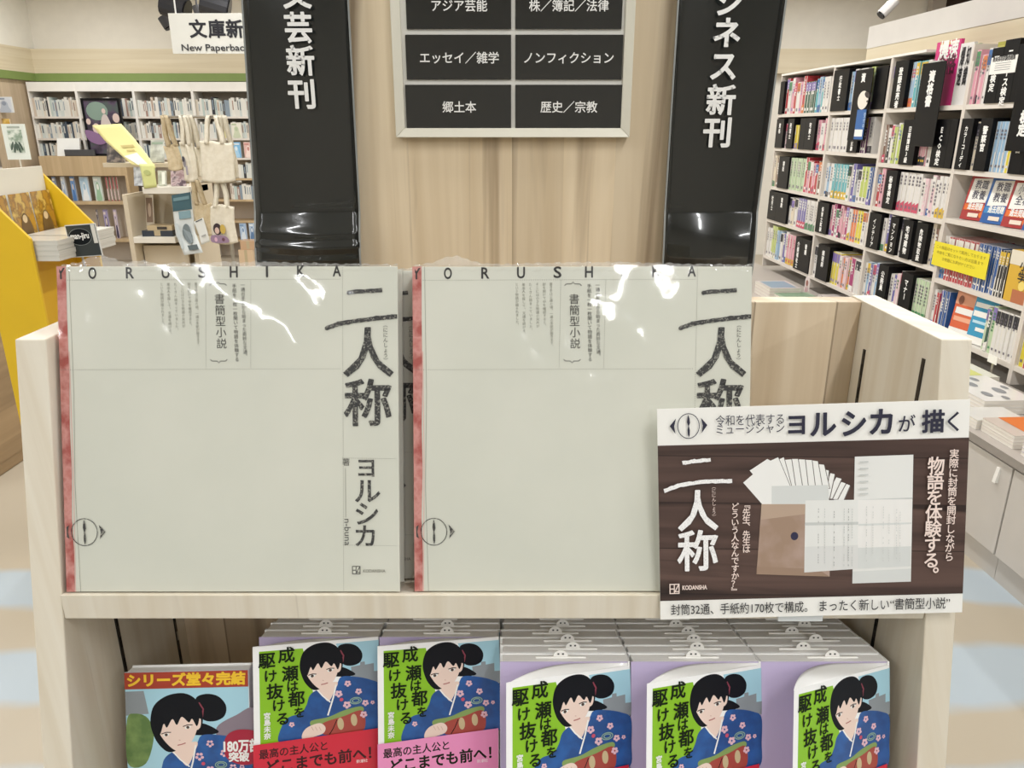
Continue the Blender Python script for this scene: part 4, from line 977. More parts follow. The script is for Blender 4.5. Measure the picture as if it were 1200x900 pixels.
sa_, sb_ = s_at(1000, 80, .18), s_at(1042, 80, .18)
face_book('book', 'dark purple picture book behind the top row of the third bay', 4.43, zt, 0.36, TOPZ['middle'] - zt - 0.004, 0.02, '#3a2a4c', lambda s, r: (s.rect(0.3, 0.03, 0.7, 0.1, mat('#cfc8d6', 0.4)), s.rect(0.78, 0.02, 0.98, 0.3, mat('#b08a5a', 0.4))), q=0.215)
face_book('book', 'orange book standing tall behind the top row of the second bay', 5.12, zt, 0.2, TOPZ['second'] - zt - 0.004, 0.02, '#c9785c', lambda s, r: (s.rect(0.1, 0.05, 0.45, 0.3, mat('#d99a80', 0.4)), s.rect(0.5, 0.05, 0.95, 0.35, M_PAPER)), q=0.215)
face_book('book', 'blue book with large pale lettering in the second row of the fourth bay', 3.70, 1.318, 0.30, 0.235, 0.02, '#4a6690', lambda s, r: (s.h('eco', 0.06, 0.24, 0.4, mat('#cfdbe8', 0.4), bold=0.02, width=0.5), s.h('検定', 0.6, 0.22, 0.2, mat('#cfdbe8', 0.4), bold=0.02, width=0.33)), q=0.215)
# set of workbooks behind a yellow notice, and a yellow box
tn = MB(); z3 = BAYS[3][3][3]
sa_, sb_ = s_at(1092, 300, -0.01), s_at(1155, 320, -0.01)
t = thing('notice_strip', 'bright yellow notice across the red and blue workbook spines, fourth bay', 'notice', WX(sa_, -0.006, z3 + 0.06), (0, 0, RZ))
wn_ = sa_ - sb_; MB().box((0, -0.0006, 0), (wn_, 0.0, 0.115), mat('#ecdc2e', 0.5)).build('notice_sheet', t)
m = MB(); s = Sheet(m, lambda x, y: Vector((x, -0.0006, 0.115 - y)), (0, -1, 0), base=0.0006)
for i, wd in enumerate(('この商品はセットで販売しております', '中身をご覧になりたい方は店員まで', 'お気軽にお声がけください')): s.h(wd, wn_ / 2, 0.03 + i * 0.026, 0.018, mat('#9a8d28', 0.5), align='C', width=wn_ * (0.9, 0.85, 0.6)[i], res=1)
m.build('lettering', t)
t = thing('boxed_set', 'yellow boxed workbook set with black lettering in the fourth row, fourth bay', 'box', WX(3.222, 0.004, z3 + 0.0005), (0, 0, RZ))
MB().box((0, 0, 0), (0.135, 0.15, 0.215), mat('#d9ae3c', 0.4)).build('box_body', t, bevel=0.002)
m = MB(); s = Sheet(m, lambda x, y: Vector((x, 0, 0.215 - y)), (0, -1, 0), base=0.0006, step=0.0004)
s.rect(0, 0, 0.135, 0.06, mat('#e6ddca', 0.4)); s.rect(0.05, 0.16, 0.135, 0.215, mat('#b8704c', 0.4)); s.v('小学', 0.09, 0.03, 0.05, 0.05, M_TXT, bold=0.02); s.disc(0.1, 0.14, 0.02, 0.02, mat('#f0d878', 0.4)); m.build('box_print', t)
z4 = BAYS[3][3][4]
def art_o(s, r):
    s.rect(0, 0, 1, 0.3, mat('#e3a384', 0.4)); s.rect(0.1, 0.36, 0.9, 0.5, M_PAPER); s.rect(0.1, 0.56, 0.9, 0.66, mat('#f0b090', 0.4)); s.rect(0.0, 0.82, 1, 1, M_PAPER); s.disc(0.25, 0.2, 0.12, 0.1, mat('#8a5a48', 0.4))
def art_b(s, r):
    s.rect(0.05, 0.12, 0.95, 0.22, M_PAPER); s.rect(0.05, 0.3, 0.95, 0.42, M_PAPER); s.rect(0.1, 0.5, 0.9, 0.56, mat('#bfe0ee', 0.4)); s.rect(0.3, 0.64, 0.7, 0.72, M_PAPER); s.rect(0, 0.84, 1, 1, M_PAPER)
face_book('workbook', 'orange workbook with red spine, cover-out in the bottom row', 3.578, z4, 0.132, 0.215, 0.026, '#dd6a45', art_o, lean=radians(6), q=0.02, cat='workbook', spine='#a8202c', yaw=radians(10))
face_book('workbook', 'bright blue workbook with dark blue spine, cover-out in the bottom row', 3.438, z4, 0.132, 0.215, 0.028, '#3d9cc4', art_b, lean=radians(6), q=0.02, cat='workbook', spine='#1f3f8c', yaw=radians(10))

# black signs hanging in front of the shelves
def hang_sign(label, pxa, pxb, pyt, pyb, word, ypx, extra=None, size=0.05):
    qq = -0.03; pm = (pyt + pyb) / 2; s0 = s_at(pxa, pm, qq); s1 = s_at(pxb, pm, qq); za = z_at((pxa + pxb) / 2, pyt, qq); zb = z_at((pxa + pxb) / 2, pyb, qq); w = s0 - s1
    t = thing('hanging_sign', label, 'sign', WX(s0, qq, zb), (0, 0, RZ), 'black signs hanging before the right wall bookcases'); h = za - zb
    MB().box((0, 0, 0), (w, 0.003, h), M_DIV).build('sign_board', t, bevel=0.0005)
    MB().box((w * 0.3, 0.001, h), (w * 0.7, 0.022, h + 0.006), mat('#c8c8c4', 0.2)).build('bracket', t)
    m = MB(); s = Sheet(m, lambda x, y: Vector((x, 0, h - y)), (0, -1, 0), base=0.0008, step=0.0004)
    s.v(word, w * 0.5, ypx * h, size, size * 1.02, M_TXTW, bold=0.05); m.build('lettering', t)
    if extra:
        m = MB(); s = Sheet(m, lambda x, y: Vector((x, 0, h - y)), (0, -1, 0), base=0.003, step=0.0006); extra(s, w, h); m.build('cut_out_picture', t)
    return t
def animal(s, w, h):
    s.rect(w * 0.42, h * 0.56, w * 0.95, h * 0.98, mat('#2a63a8', 0.4)); s.v('受付中', w * 0.90, h * 0.6, 0.03, 0.03, mat('#c8dcf0', 0.4)); s.rect(w * 0.44, h * 0.84, w * 0.9, h * 0.94, M_PAPER)
    s.disc(w * 0.68, h * 0.43, w * 0.3, h * 0.13, mat('#e9e2d6', 0.5)); s.disc(w * 0.9, h * 0.36, w * 0.16, h * 0.04, mat('#332a2c', 0.4), rot=0.3); s.disc(w * 0.95, h * 0.45, w * 0.05, h * 0.015, mat('#3a2c28', 0.4))
hang_sign('black hanging sign with a pale cut-out and blue panel before the second bay', 998, 1018, 82, 165, '資', 0.05, animal, 0.05)
hang_sign('tall black hanging sign with white lettering before the middle bay', 1074, 1101, 74, 172, '資格書', 0.09, None, 0.055)
hang_sign('black hanging sign cut off by the right photo edge', 1189, 1222, 55, 178, '検定', 0.6, None, 0.05)
# white paper notice stuck on the dividers
sa_, sb_ = s_at(1160, 75, -0.012), s_at(1190, 75, -0.012)
t = thing('paper_notice', 'small white paper notice stuck over the dividers of the top row', 'notice', WX(sa_, -0.008, z_at(1175, 86, -0.012)), (0, 0, RZ))
hn = z_at(1175, 66, -0.012) - z_at(1175, 86, -0.012); MB().box((0, -0.0006, 0), (sa_ - sb_, 0.0015, hn), M_PAPER).build('sheet', t)
m = MB(); s = Sheet(m, lambda x, y: Vector((x, -0.0006, hn - y)), (0, -1, 0), base=0.0006); wn_ = sa_ - sb_
s.h('教員採用試験問題集', wn_ / 2, hn * 0.24, 0.022, M_TXT, bold=0.02, align='C', width=wn_ * 0.86, res=1)
for k in range(4): s.rect(wn_ * 0.2, hn * (0.36 + k * 0.13), wn_ * 0.8, hn * (0.40 + k * 0.13), mat('#a8a8a8', 0.5))
m.build('lettering', t)

# ------------------------------------------------------------------ storage counters under the bookcases, with stacks on top
CQ = -0.478
for i, (sa, sb) in enumerate(((6.2, 5.93), (5.93, 5.21), (5.21, 4.49), (4.49, 3.77), (3.77, 3.05), (3.05, 2.33), (2.33, 1.61))):
    w = sa - sb
    t = thing('storage_cabinet', 'grey low storage cabinet under the right wall bookcases, %s from the far end' % ORD[i], 'cabinet', WX(sa, CQ, 0), (0, 0, RZ), 'grey storage cabinets')
    MB().box((0.001, 0.02, 0.0), (w - 0.001, 0.72, 0.432), mat('#b9b4ad', 0.5)).build('body', t); MB().box((0.001, 0.05, 0), (w - 0.001, 0.06, 0.09), M_SLOT).build('plinth', t)
    d = MB().box((0.004, 0.0, 0.098), (w - 0.004, 0.019, 0.424), mat('#c2bdb6', 0.45)).build('door', t, bevel=0.002)
    MB().hexa([(w * 0.90, -0.012, 0.345), (w * 0.90 + 0.016, -0.012, 0.345), (w * 0.90 + 0.016, 0.0, 0.345), (w * 0.90, 0.0, 0.345), (w * 0.90, -0.004, 0.40), (w * 0.90 + 0.016, -0.004, 0.40), (w * 0.90 + 0.016, 0.0, 0.40), (w * 0.90, 0.0, 0.40)], mat('#e4e2dc', 0.3)).build('handle', d)
t = thing('counter_top', 'long grey counter top running along the bookcases on the right', 'counter', WX(6.2, CQ - 0.012, 0.436), (0, 0, RZ))
MB().box((0, 0, 0), (5.08, CQ * -1 + 0.008, 0.030), mat('#b5ada5', 0.4)).box((0, 0.0, -0.0), (5.08, 0.002, 0.03), mat('#c9c1b8', 0.4)).build('top_board', t, bevel=0.002)

def flat_stack(px, py, w, d, n, ht, cols, label, zbase=0.467, yaw=0.0, name='magazine', art=None, grp='magazines stacked on the right counter'):
    """px, py: where the stack's lower front left corner meets the counter."""
    p = at_z(px, py, zbase); z = zbase
    for i in range(n):
        top = i == n - 1; c = cols[i % len(cols)]
        t = thing(name, ('%s, top of its pile' % label if top else '%s, %s from below' % (label, ORD[i])), name.replace('_', ' '), (p.x, p.y, z), (0, 0, RZ + yaw), grp)
        b = MB().box((0, 0, 0), (w, d, ht - 0.0003), M_BPG); b.build('page_block', t)
        cv = MB().box((-0.001, -0.001, ht - 0.0012), (w + 0.001, d, ht - 0.0002), mat(c, 0.3, 0.4)).box((-0.001, -0.001, 0), (w + 0.001, d, 0.001), mat(c, 0.3, 0.4)).build('cover', t)
        if top and art:
            m = MB(); s = Sheet(m, lambda x, y: Vector((x * w, d * (1 - y), ht - 0.0002)), (0, 0, 1), base=0.0004, step=0.0003); art(s); m.build('cover_print', t)
        z += ht
def dotsart(s):
    for x, y, r in ((0.15, 0.4, 0.09), (0.35, 0.65, 0.11), (0.62, 0.35, 0.12), (0.75, 0.72, 0.1), (0.5, 0.12, 0.07), (0.9, 0.5, 0.07)): s.disc(x, y, r, r * 0.8, mat('#8d8f92', 0.4))
    s.rect(0.0, 0.86, 0.3, 1.0, mat('#5c4a48', 0.4))
def orangeart(s): s.rect(0.0, 0.0, 1.0, 0.75, mat('#d9742e', 0.4)); s.rect(0.1, 0.1, 0.9, 0.2, mat('#f0c090', 0.4))
random.seed(4)
flat_stack(1098, 456, 0.30, 0.20, 4, 0.014, ['#e6e3de'], 'white spotted magazine on the right counter', art=dotsart)
flat_stack(1078, 432, 0.26, 0.19, 3, 0.014, ['#dfe0d2', '#d8dab0'], 'cream magazine on the right counter behind the spotted one', art=lambda s: s.rect(0.1, 0.3, 0.9, 0.8, mat('#d4d67c', 0.4)))
flat_stack(1149, 504, 0.17, 0.22, 4, 0.012, ['#e4dfd8', '#cbbdb2'], 'orange-covered book on the right counter', name='paperback', art=orangeart, grp='paperbacks stacked on the right counter')
flat_stack(1118, 488, 0.13, 0.18, 3, 0.012, ['#dcdad4'], 'small white book left of the orange pile', name='paperback', grp='paperbacks stacked on the right counter')
flat_stack(1196, 533, 0.15, 0.2, 3, 0.014, ['#d9d3d6', '#b9b3c4'], 'lilac-grey book at the right photo edge', name='paperback', grp='paperbacks stacked on the right counter')
flat_stack(1186, 478, 0.20, 0.2, 3, 0.016, ['#8f86a0', '#d9d5d0'], 'grey-violet magazine near the right photo edge', grp='magazines stacked on the right counter')
flat_stack(905, 352, 0.32, 0.22, 3, 0.017, ['#9db89c', '#d9cfc9'], 'green-topped magazine on the far counter', art=lambda s: s.rect(0.05, 0.1, 0.95, 0.9, mat('#7f9c80', 0.4)))
flat_stack(884, 343, 0.26, 0.2, 4, 0.02, ['#c7a9a4', '#d9cfc9'], 'dusky pink magazine on the far counter', art=lambda s: s.rect(0.1, 0.1, 0.9, 0.9, mat('#8fa3b4', 0.4)))
flat_stack(958, 351, 0.2, 0.18, 2, 0.017, ['#b65c9c', '#cfc6c2'], 'pink magazine at the right end of the far counter piles')
t = thing('acrylic_stand', 'small standing acrylic figure plate on the far counter', 'stand', at_z(944, 347, 0.467), (0, 0, RZ))
MB().box((-0.03, -0.02, 0), (0.03, 0.02, 0.004), mat('#d8d4d0', 0.2)).build('foot', t)
m = MB().prism([(-0.035, 0, 0.004), (0.035, 0, 0.004), (0.035, 0, 0.10), (0.022, 0, 0.125), (0, 0, 0.133), (-0.022, 0, 0.125), (-0.035, 0, 0.10)], (0, 0.003, 0), mat('#e2d6d2', 0.2)); m.build('plate', t)
m = MB(); s = Sheet(m, lambda x, y: Vector((x, 0, -y)), (0, -1, 0), base=0.0008, step=0.0005); s.disc(0, -0.085, 0.018, 0.02, mat('#a06a60', 0.4)); s.rect(-0.02, -0.06, 0.02, -0.02, mat('#c8a8a8', 0.4)); m.build('plate_print', t)
t = thing('card_holder', 'thin metal price card holder behind the spotted magazine', 'holder', at_z(1160, 445, 0.467), (0, 0, RZ))
MB().tube([(0, 0, 0.003), (0, 0, 0.075)], 0.006, M_STEEL).build('post', t); MB().tube([(0, 0, 0), (0, 0, 0.003)], 0.02, M_STEEL, n=14).build('foot', t); MB().box((-0.03, -0.008, 0.075), (0.03, -0.006, 0.11), M_PAPER).build('card', t)

# ------------------------------------------------------------------ left side: bookcases against the back wall
YC = 9.2
def zc_(y): return at_y(120, y, YC).z
def xc_(x): return at_y(x, 150, YC).x
M_CB = mat('#c2b5a5', 0.6)
rowsz = [zc_(y) for y in (136.5, 162, 183)]
bays = [(40, 96, 'leftmost bay'), (96, 162, 'bay behind the dark framed picture'), (162, 230, 'bay behind the hanging bags'), (230, 296, 'bay next to the left black banner')]
stuff = MB()
random.seed(5)
SM = [mat(c, 0.5) for c in ('#dcdad2', '#d5d8d2', '#c9d0cc', '#e2dfd6', '#b9c6c0', '#4a5562', '#55504c', '#c9b9a8', '#8a98a4', '#d8cfc0', '#a08478', '#34343a')]
def spines(x0, x1, z, hmax, y):
    x = x0
    while x < x1 - 0.012:
        w = random.uniform(0.016, 0.036); w = min(w, x1 - x); h = hmax * random.uniform(0.72, 0.95); m = random.choices(SM, (8, 7, 6, 7, 4, 2, 1, 2, 2, 4, 1, 2))[0]
        stuff.box((x, y, z), (x + w - 0.001, y + 0.14, z + h), m)
        if random.random() < 0.6: stuff.box((x + w * 0.3, y - 0.001, z + h * 0.35), (x + w * 0.65, y, z + h * 0.85), random.choice((SM[5], SM[8], SM[10], SM[0])))
        x += w
for i, (pa, pb, nm) in enumerate(bays):
    xa, xb = xc_(pa), xc_(pb); w = xb - xa
    t = thing('bookcase', 'pale bookcase on the back wall, %s' % nm, 'bookcase', (xa, YC, 0), group='bookcases on the back wall')
    ztop = zc_(96)
    zs = [zc_(y) for y in ((136.5, 162, 183) if i < 2 else (136.5, 162, 185, 209, 234, 259, 281))]
    for x in (0.0, w - 0.014): MB().box((x + 0.0005, 0, 0), (x + 0.0135, 0.3, ztop), M_WHITE).build('side_panel', t)
    MB().box((0.0135, -0.002, zc_(107)), (w - 0.0135, 0.3, ztop), M_WHITE).build('header_panel', t)
    MB().box((0.0135, 0.28, 0), (w - 0.0135, 0.3, zc_(107)), M_CB).build('back_panel', t)
    for k, z in enumerate(zs):
        MB().box((0.0135, 0, z - 0.022), (w - 0.0135, 0.28, z), M_SHELF if k < 3 else M_LOWWOOD).build('shelf', t)
        if k < (3 if i < 3 else 2): spines(xa + 0.016, xb - 0.016 - (0.1 if k == 2 and i == 0 else 0), z + 0.0005, ((zs[k - 1] if k else zc_(107)) - z) * 0.9 - 0.02, YC + 0.03)
    if i == 3:
        spines(xa + 0.42, xb - 0.016, zs[3] + 0.0005, 0.2, YC + 0.03); spines(xa + 0.3, xb - 0.016, zs[4] + 0.0005, 0.2, YC + 0.03)
    if i < 2:
        MB().box((0.0005, -0.12, 0), (w - 0.0005, -0.002, zc_(184)), M_LOWWOOD).build('base_cabinet', t) if False else None
o = stuff.build('small_distant_books'); o['kind'] = 'stuff'; tag(o, 'rows of small pale books on the back wall bookcases', 'books')
# deeper lower unit in front of the two left bays
YL = 8.95
zl = lambda y: at_y(100, y, YL).z
xl = lambda x, y=240: at_y(x, y, YL).x
xa, xb = at_y(46, 190, YL).x, at_y(147, 190, YL).x
t = thing('low_bookcase', 'oak low bookcase with open shelves below the leftmost back bookcases', 'bookcase', (xa, YL, 0))
w = xb - xa
for x in (0.0, w - 0.03): MB().box((x, 0, 0), (x + 0.03, 0.22, zl(183)), M_LOWWOOD).build('side_panel', t)
MB().box((0.03, 0.0, zl(206)), (w - 0.03, 0.2, zl(183)), M_LOWWOOD).build('front_panel', t)
MB().box((0.03, 0.2, 0), (w - 0.03, 0.22, zl(206)), M_CB).build('back_panel', t)
for y in (236, 280): MB().box((0.03, 0.0, zl(y) - 0.035), (w - 0.03, 0.2, zl(y)), M_LOWWOOD).build('shelf', t)

def flat_book(name, label, x0, y0, x1, y1, Y, col, art=None, cat='book', grp=None, th=0.02, lean=0.0, zb=None, solid=False):
    """A book facing the camera side, its face between two photo points at depth Y."""
    a = at_y(x0, y0, Y); b = at_y(x1, y1, Y); w = b.x - a.x; h = a.z - b.z
    t = thing(name, label, cat, (a.x, Y, (b.z if zb is None else zb) + th * sin(lean)), (-lean, 0, 0), grp)
    m_ = mat(col, 0.35, 0.3) if isinstance(col, str) else col
    if solid: MB().box((0, 0, 0), (w, th, h), m_).box((w * 0.4, -0.0008, h * 0.1), (w * 0.6, 0, h), mat('#bfae8c', 0.4)).build('carton', t, bevel=0.001)
    if not solid: c = MB().box((0, 0, 0), (w, 0.002, h), m_).box((0, th - 0.002, 0), (w, th, h), m_).build('cover', t)
    if not solid: MB().box((0.002, 0.002, 0.001), (w - 0.002, th - 0.002, h - 0.003), M_BPG).build('page_block', t)
    if art:
        m = MB(); s = Sheet(m, lambda x, y: Vector((x * w, 0, h * (1 - y))), (0, -1, 0), base=0.001, step=0.0008); art(s); m.build('cover_print', t)
    return t
def picture(c1, c2, c3, seed):
    r = random.Random(seed); ma, mb_, mc = mat(c1, 0.4), mat(c2, 0.4), mat(c3, 0.4)
    def f(s):
        s.rect(0.05, 0.05, 0.95, 0.95, ma); s.poly([(0.3, 0.35), (0.5, 0.22), (0.7, 0.35), (0.75, 0.6), (0.85, 0.95), (0.15, 0.95), (0.28, 0.6)], mb_, curve=True); s.disc(0.5, 0.42, 0.14, 0.13, mc)
        s.rect(0.1, 0.08, r.uniform(0.5, 0.9), 0.17, mc)
    return f
i = 0
for (x0, x1, c, a, nm) in ((60, 69, '#7c8fb0', ('#8fa0c0', '#e0e4ea', '#f0e8e0'), 'blue-grey'), (70, 80, '#d5dbe2', ('#cfd8e4', '#9ab0cc', '#f0ece4'), 'white'), (81, 91, '#6f93c4', ('#7fa4d4', '#4f78b0', '#e8d8c8'), 'blue'), (92, 107, '#cfdce6', ('#b9d4e8', '#e9eef0', '#a8c4d8'), 'pale blue'), (108, 122, '#d6e0d4', ('#d0dcd8', '#9cc0a0', '#eef0ea'), 'pale green')):
    flat_book('comic_book', '%s comic standing cover-out on the upper shelf of the oak low bookcase' % nm, x0, 207, x1, 235.5, YL + 0.05, c, picture(*a, i), 'comic', 'cover-out comics in the oak low bookcase', zb=zl(236) + 0.001); i += 1
for k in range(4): flat_book('comic_book', 'red-spined comic, %s of four at the right of the upper oak shelf' % ORD[k], 124 + k * 4, 207.5, 127.6 + k * 4, 235.5, YL + 0.05, '#b8404c', lambda s: s.rect(0.2, 0.5, 0.8, 0.95, M_PAPER), 'comic', 'red comics in the oak low bookcase', zb=zl(236) + 0.001)
for k, (x0, x1, c) in enumerate(((112, 119, '#6a6476'), (120, 131, '#8a7fa0'), (132, 141, '#c4b4c8'))):
    flat_book('comic_book', '%s comic standing cover-out on the lower shelf of the oak low bookcase' % ('dark grey', 'violet', 'pale lilac')[k], x0, 246, x1, 279.5, YL + 0.05, c, picture(('#5a5666', '#a79cc0', '#d8c8d8')[k], '#3a3448', '#e4d4d0', k), 'comic', 'cover-out comics in the oak low bookcase', zb=zl(280) + 0.001)
# books standing cover-out in the bay beside the black banner
for k, (x0, y0, x1, y1, c, a, nm) in enumerate(((257, 143, 268, 161, '#dcd8cc', ('#dcd04a', '#e8e0a0', '#f0ead0'), 'yellow and white'), (270, 143, 284, 161, '#e4e0d2', ('#e6e2d4', '#c9d0b4', '#b4c0a0'), 'cream'), (271, 166, 283, 184, '#8fbfe0', ('#7fb8e0', '#a8d0ec', '#dfeaf0'), 'sky blue'), (285, 166, 297, 184, '#e4c4bc', ('#e0b8b0', '#f0dcd4', '#c88c84'), 'pink'), (280, 261, 290, 280, '#b9cbe0', ('#a8c0dc', '#dfe8f0', '#7f9cc0'), 'blue-white'), (291, 261, 300, 280, '#c4d4e4', ('#b8cce0', '#5f7fa8', '#e8eef2'), 'blue and white'))):
    flat_book('comic_book', '%s cover-out book in the bay next to the left black banner' % nm, x0, y0, x1, y1 + 0.3, YC + 0.006, c, picture(*a, k), 'book', 'cover-out books beside the left banner', zb=zc_(162 if y1 == 161 else 185 if y1 == 184 else 281) + 0.001)
z_lo = at_y(290, 293, 8.6).z
flat_book('cardboard_box', 'pale cardboard box on the floor left of the black banner', 279, 293, 300, 330, 8.6, '#d8bd9c', None, 'box', None, 0.2, zb=0.0005, solid=True).scale = (1, 1, (z_lo - 0.001) / (z_lo - at_y(290, 330, 8.6).z))
flat_book('cardboard_box', 'tan cardboard display box on the paler box left of the banner', 281, 282, 300, 292.5, 8.61, '#c9a684', None, 'box', None, 0.15, zb=z_lo + 0.0005, solid=True)

# nearer bookcase end at the far left
t = thing('bookcase', 'wood-sided bookcase at the left photo edge, nearer than the back wall', 'bookcase', (XN, 8.62, 0))
MB().box((-0.05, 0, 0), (0, 0.9, 2.0145), wood('grey_oak_end', '#cbb79c', '#bda98c', '#97836a', plank=0.16, sfac=0.3, tint=0.12, scale=0.4)).build('side_panel', t)
MB().box((-2.2, 0.32, 0), (-0.05, 0.34, 2.0145), M_CB).build('back_panel', t); MB().box((-2.2, 0.0, 1.90), (-0.05, 0.32, 2.0145), M_LOWWOOD).build('header_panel', t)
zz = [at_y(8, y, 8.62).z for y in (132, 167, 196)]
for z in zz: MB().box((-2.2, 0, z - 0.025), (-0.05, 0.32, z), M_SHELF).build('shelf', t)
flat_book('picture_board', 'white picture board with small drawings at the left photo edge', -6, 113, 16, 131.6, 8.7, '#dfe2e4', picture('#d4d8de', '#b4bcc8', '#8f98a8', 3), 'picture', zb=zz[0] + 0.001)
flat_book('picture_board', 'golden picture board below the white one at the left photo edge', -6, 139, 16, 166.6, 8.7, blotch('golden_print', '#c99a2c', '#8a6428', 9, h3='#e0c070', rough=0.4), None, 'picture', zb=zz[1] + 0.001)

# dark framed group picture
YF = 8.99
a, b = at_y(93, 112, YF), at_y(149, 180, YF); w = b.x - a.x; h = a.z - b.z
t = thing('framed_picture', 'large dark framed group picture standing before the back bookcases', 'picture', (a.x, YF, zl(183) + 0.0006))
fr = MB(); k = 0.025
for lo, hi in (((0, 0, 0), (w, 0.03, k)), ((0, 0, h - k), (w, 0.03, h)), ((0, 0, k), (k, 0.03, h - k)), ((w - k, 0, k), (w, 0.03, h - k))): fr.box(lo, hi, M_BLACK)
fr.build('frame', t)
MB().box((k, 0.008, k), (w - k, 0.025, h - k), blotch('dark_group_print', '#3a3440', '#4f5a58', 5, rough=0.25, h3='#55485c')).build('print', t)
m = MB(); s = Sheet(m, lambda x, y: Vector((x * w, 0.008, h * (1 - y))), (0, -1, 0), base=0.001, step=0.001)
s.disc(0.38, 0.22, 0.28, 0.16, mat('#7f9488', 0.4)); s.poly([(0.42, 0.5), (0.5, 0.3), (0.62, 0.3), (0.72, 0.55), (0.68, 0.75), (0.45, 0.75)], mat('#c9bdb8', 0.4), curve=True)
for x, y, rx in ((0.55, 0.22, 0.05), (0.85, 0.34, 0.09), (0.3, 0.52, 0.1), (0.12, 0.4, 0.06)): s.disc(x, y, rx, rx * 0.9, mat('#d3bdb4', 0.4))
s.poly([(0.72, 0.6), (0.85, 0.42), (0.97, 0.55), (0.98, 0.78), (0.7, 0.78)], mat('#1e1c22', 0.4), curve=True); s.poly([(0.0, 0.55), (0.3, 0.6), (0.5, 0.75), (0.3, 0.8), (0.05, 0.72)], mat('#8a6a90', 0.4), curve=True)
m.build('group_print', t)

# ------------------------------------------------------------------ yellow cardboard bin on the left
M_YEL = mat('#dcb418', 0.5); M_YEL2 = mat('#d3a41c', 0.55)
Y1, Y2 = 2.5, 2.9
Xb = at_y(-40, 209, Y1).x; Xf = at_y(35, 279, Y1).x; zb_ = at_y(-40, 209, Y1).z; zf_ = at_y(36, 280, Y1).z
t = thing('display_bin', 'yellow cardboard display bin with sloping sides at the left photo edge', 'display bin')
for y in (Y1, Y2): MB().prism([(Xb, y, 0), (Xf, y, 0), (Xf, y, zf_), (Xb, y, zb_)], (0, 0.012, 0), M_YEL).build('side_panel', t, bevel=0.0015)
zsh = at_y(57, 259, Y2).z - 0.02
MB().box((Xb, Y1 + 0.012, 0), (Xb + 0.01, Y2, zb_ + 0.02), mat('#ece8da', 0.6)).build('back_panel', t)
MB().box((Xb + 0.01, Y1 + 0.012, zsh - 0.08), (Xf - 0.03, Y2, zsh - 0.068), M_YEL2).build('shelf', t); MB().box((Xf - 0.10, Y1 + 0.012, 0), (Xf - 0.09, Y2, zsh - 0.08), M_YEL2).build('inner_panel', t)
MB().box((Xf - 0.09, Y1 + 0.012, 0), (Xf - 0.01, Y2, 0.62), M_YEL2).build('front_panel', t)
zbs = zsh - 0.068
M_GOLD = blotch('golden_field_print', '#b98a34', '#d9b760', 26, rough=0.25, h3='#8f6a34', coat=0.6)
for k, y in enumerate((Y1 + 0.02, Y1 + 0.15, Y1 + 0.275)):
    q = thing('magazine', 'golden-covered magazine standing in the yellow bin, %s from the near side' % ORD[k], 'magazine', (Xb + 0.028, y, zbs + 0.002), (0, radians(-3), 0), 'golden magazines in the yellow bin')
    MB().box((0.0, 0, 0.0), (0.006, 0.118, 0.20), M_PAPER).build('page_block', q); MB().box((0.0062, 0, 0), (0.0072, 0.118, 0.202), M_GOLD).build('cover', q)
    m = MB(); s = Sheet(m, lambda a_, b_: Vector((0.0072, a_, 0.2 - b_)), (1, 0, 0), base=0.0006, step=0.0004); s.poly([(0.04, 0.09), (0.06, 0.065), (0.085, 0.09), (0.095, 0.14), (0.09, 0.195), (0.03, 0.195), (0.03, 0.13)], mat('#6f5636', 0.35), curve=True); s.disc(0.06, 0.085, 0.013, 0.014, mat('#e0c8a0', 0.35)); s.disc(0.06, 0.17, 0.01, 0.025, mat('#e8dcc0', 0.35)); m.build('cover_print', q)
M_WRAP = film('wrapped_pile_film', bump=0.8, scale=60, fac=2.0, haze=0.12)
for k, (y, n) in enumerate(((Y1 + 0.03, 4), (Y1 + 0.17, 4), (Y1 + 0.29, 4))):
    for j in range(n):
        q = thing('magazine', 'wrapped magazine in the yellow bin, %s pile from the near side, %s from below' % (ORD[k], ORD[j]), 'magazine', (Xb + 0.048 + 0.003 * (j % 2), y - 0.012, zbs + 0.0003 + j * 0.017), (0, 0, 0), 'wrapped magazines lying in the yellow bin')
        MB().box((0, 0, 0), (0.19, 0.117, 0.0155), pages('magazine_edges', '#dcd9d0', '#b9b6ac', 2, 900)).build('page_block', q); MB().box((-0.0005, -0.0005, 0.0155), (0.1905, 0.1175, 0.0165), mat('#d8d6cc', 0.3, 0.6)).build('cover', q)
# black framed name card at its front
a, b = at_y(78, 264, 2.62), at_y(121, 302, 2.62); w = b.x - a.x; h = a.z - b.z
t = thing('name_card', 'black name card with white lettering in a frame before the yellow bin', 'card', (a.x, 2.62, b.z), (0, radians(-4), 0))
MB().box((0, 0, 0), (w, 0.004, h), mat('#d8d8d4', 0.2)).build('frame', t); MB().box((0.003, -0.0012, 0.003), (w - 0.003, 0, h - 0.003), mat('#2c3334', 0.3, 0.5)).build('card_sheet', t)
m = MB(); s = Sheet(m, lambda x, y: Vector((x, -0.0012, h - y)), (0, -1, 0), base=0.0004, step=0.0003); s.disc(w * 0.42, h * 0.38, w * 0.36, h * 0.25, mat('#11161a', 0.3)); s.ring(w * 0.42, h * 0.38, w * 0.37, h * 0.26, 0.0012, mat('#8f9694', 0.4)); s.h('man-jiru', w * 0.42, h * 0.43, 0.028, M_TXTW, bold=0.03, align='C', width=w * 0.6); s.rect(w * 0.84, h * 0.03, w * 0.97, h * 0.6, mat('#d5d3ca', 0.4)); m.build('lettering', t)
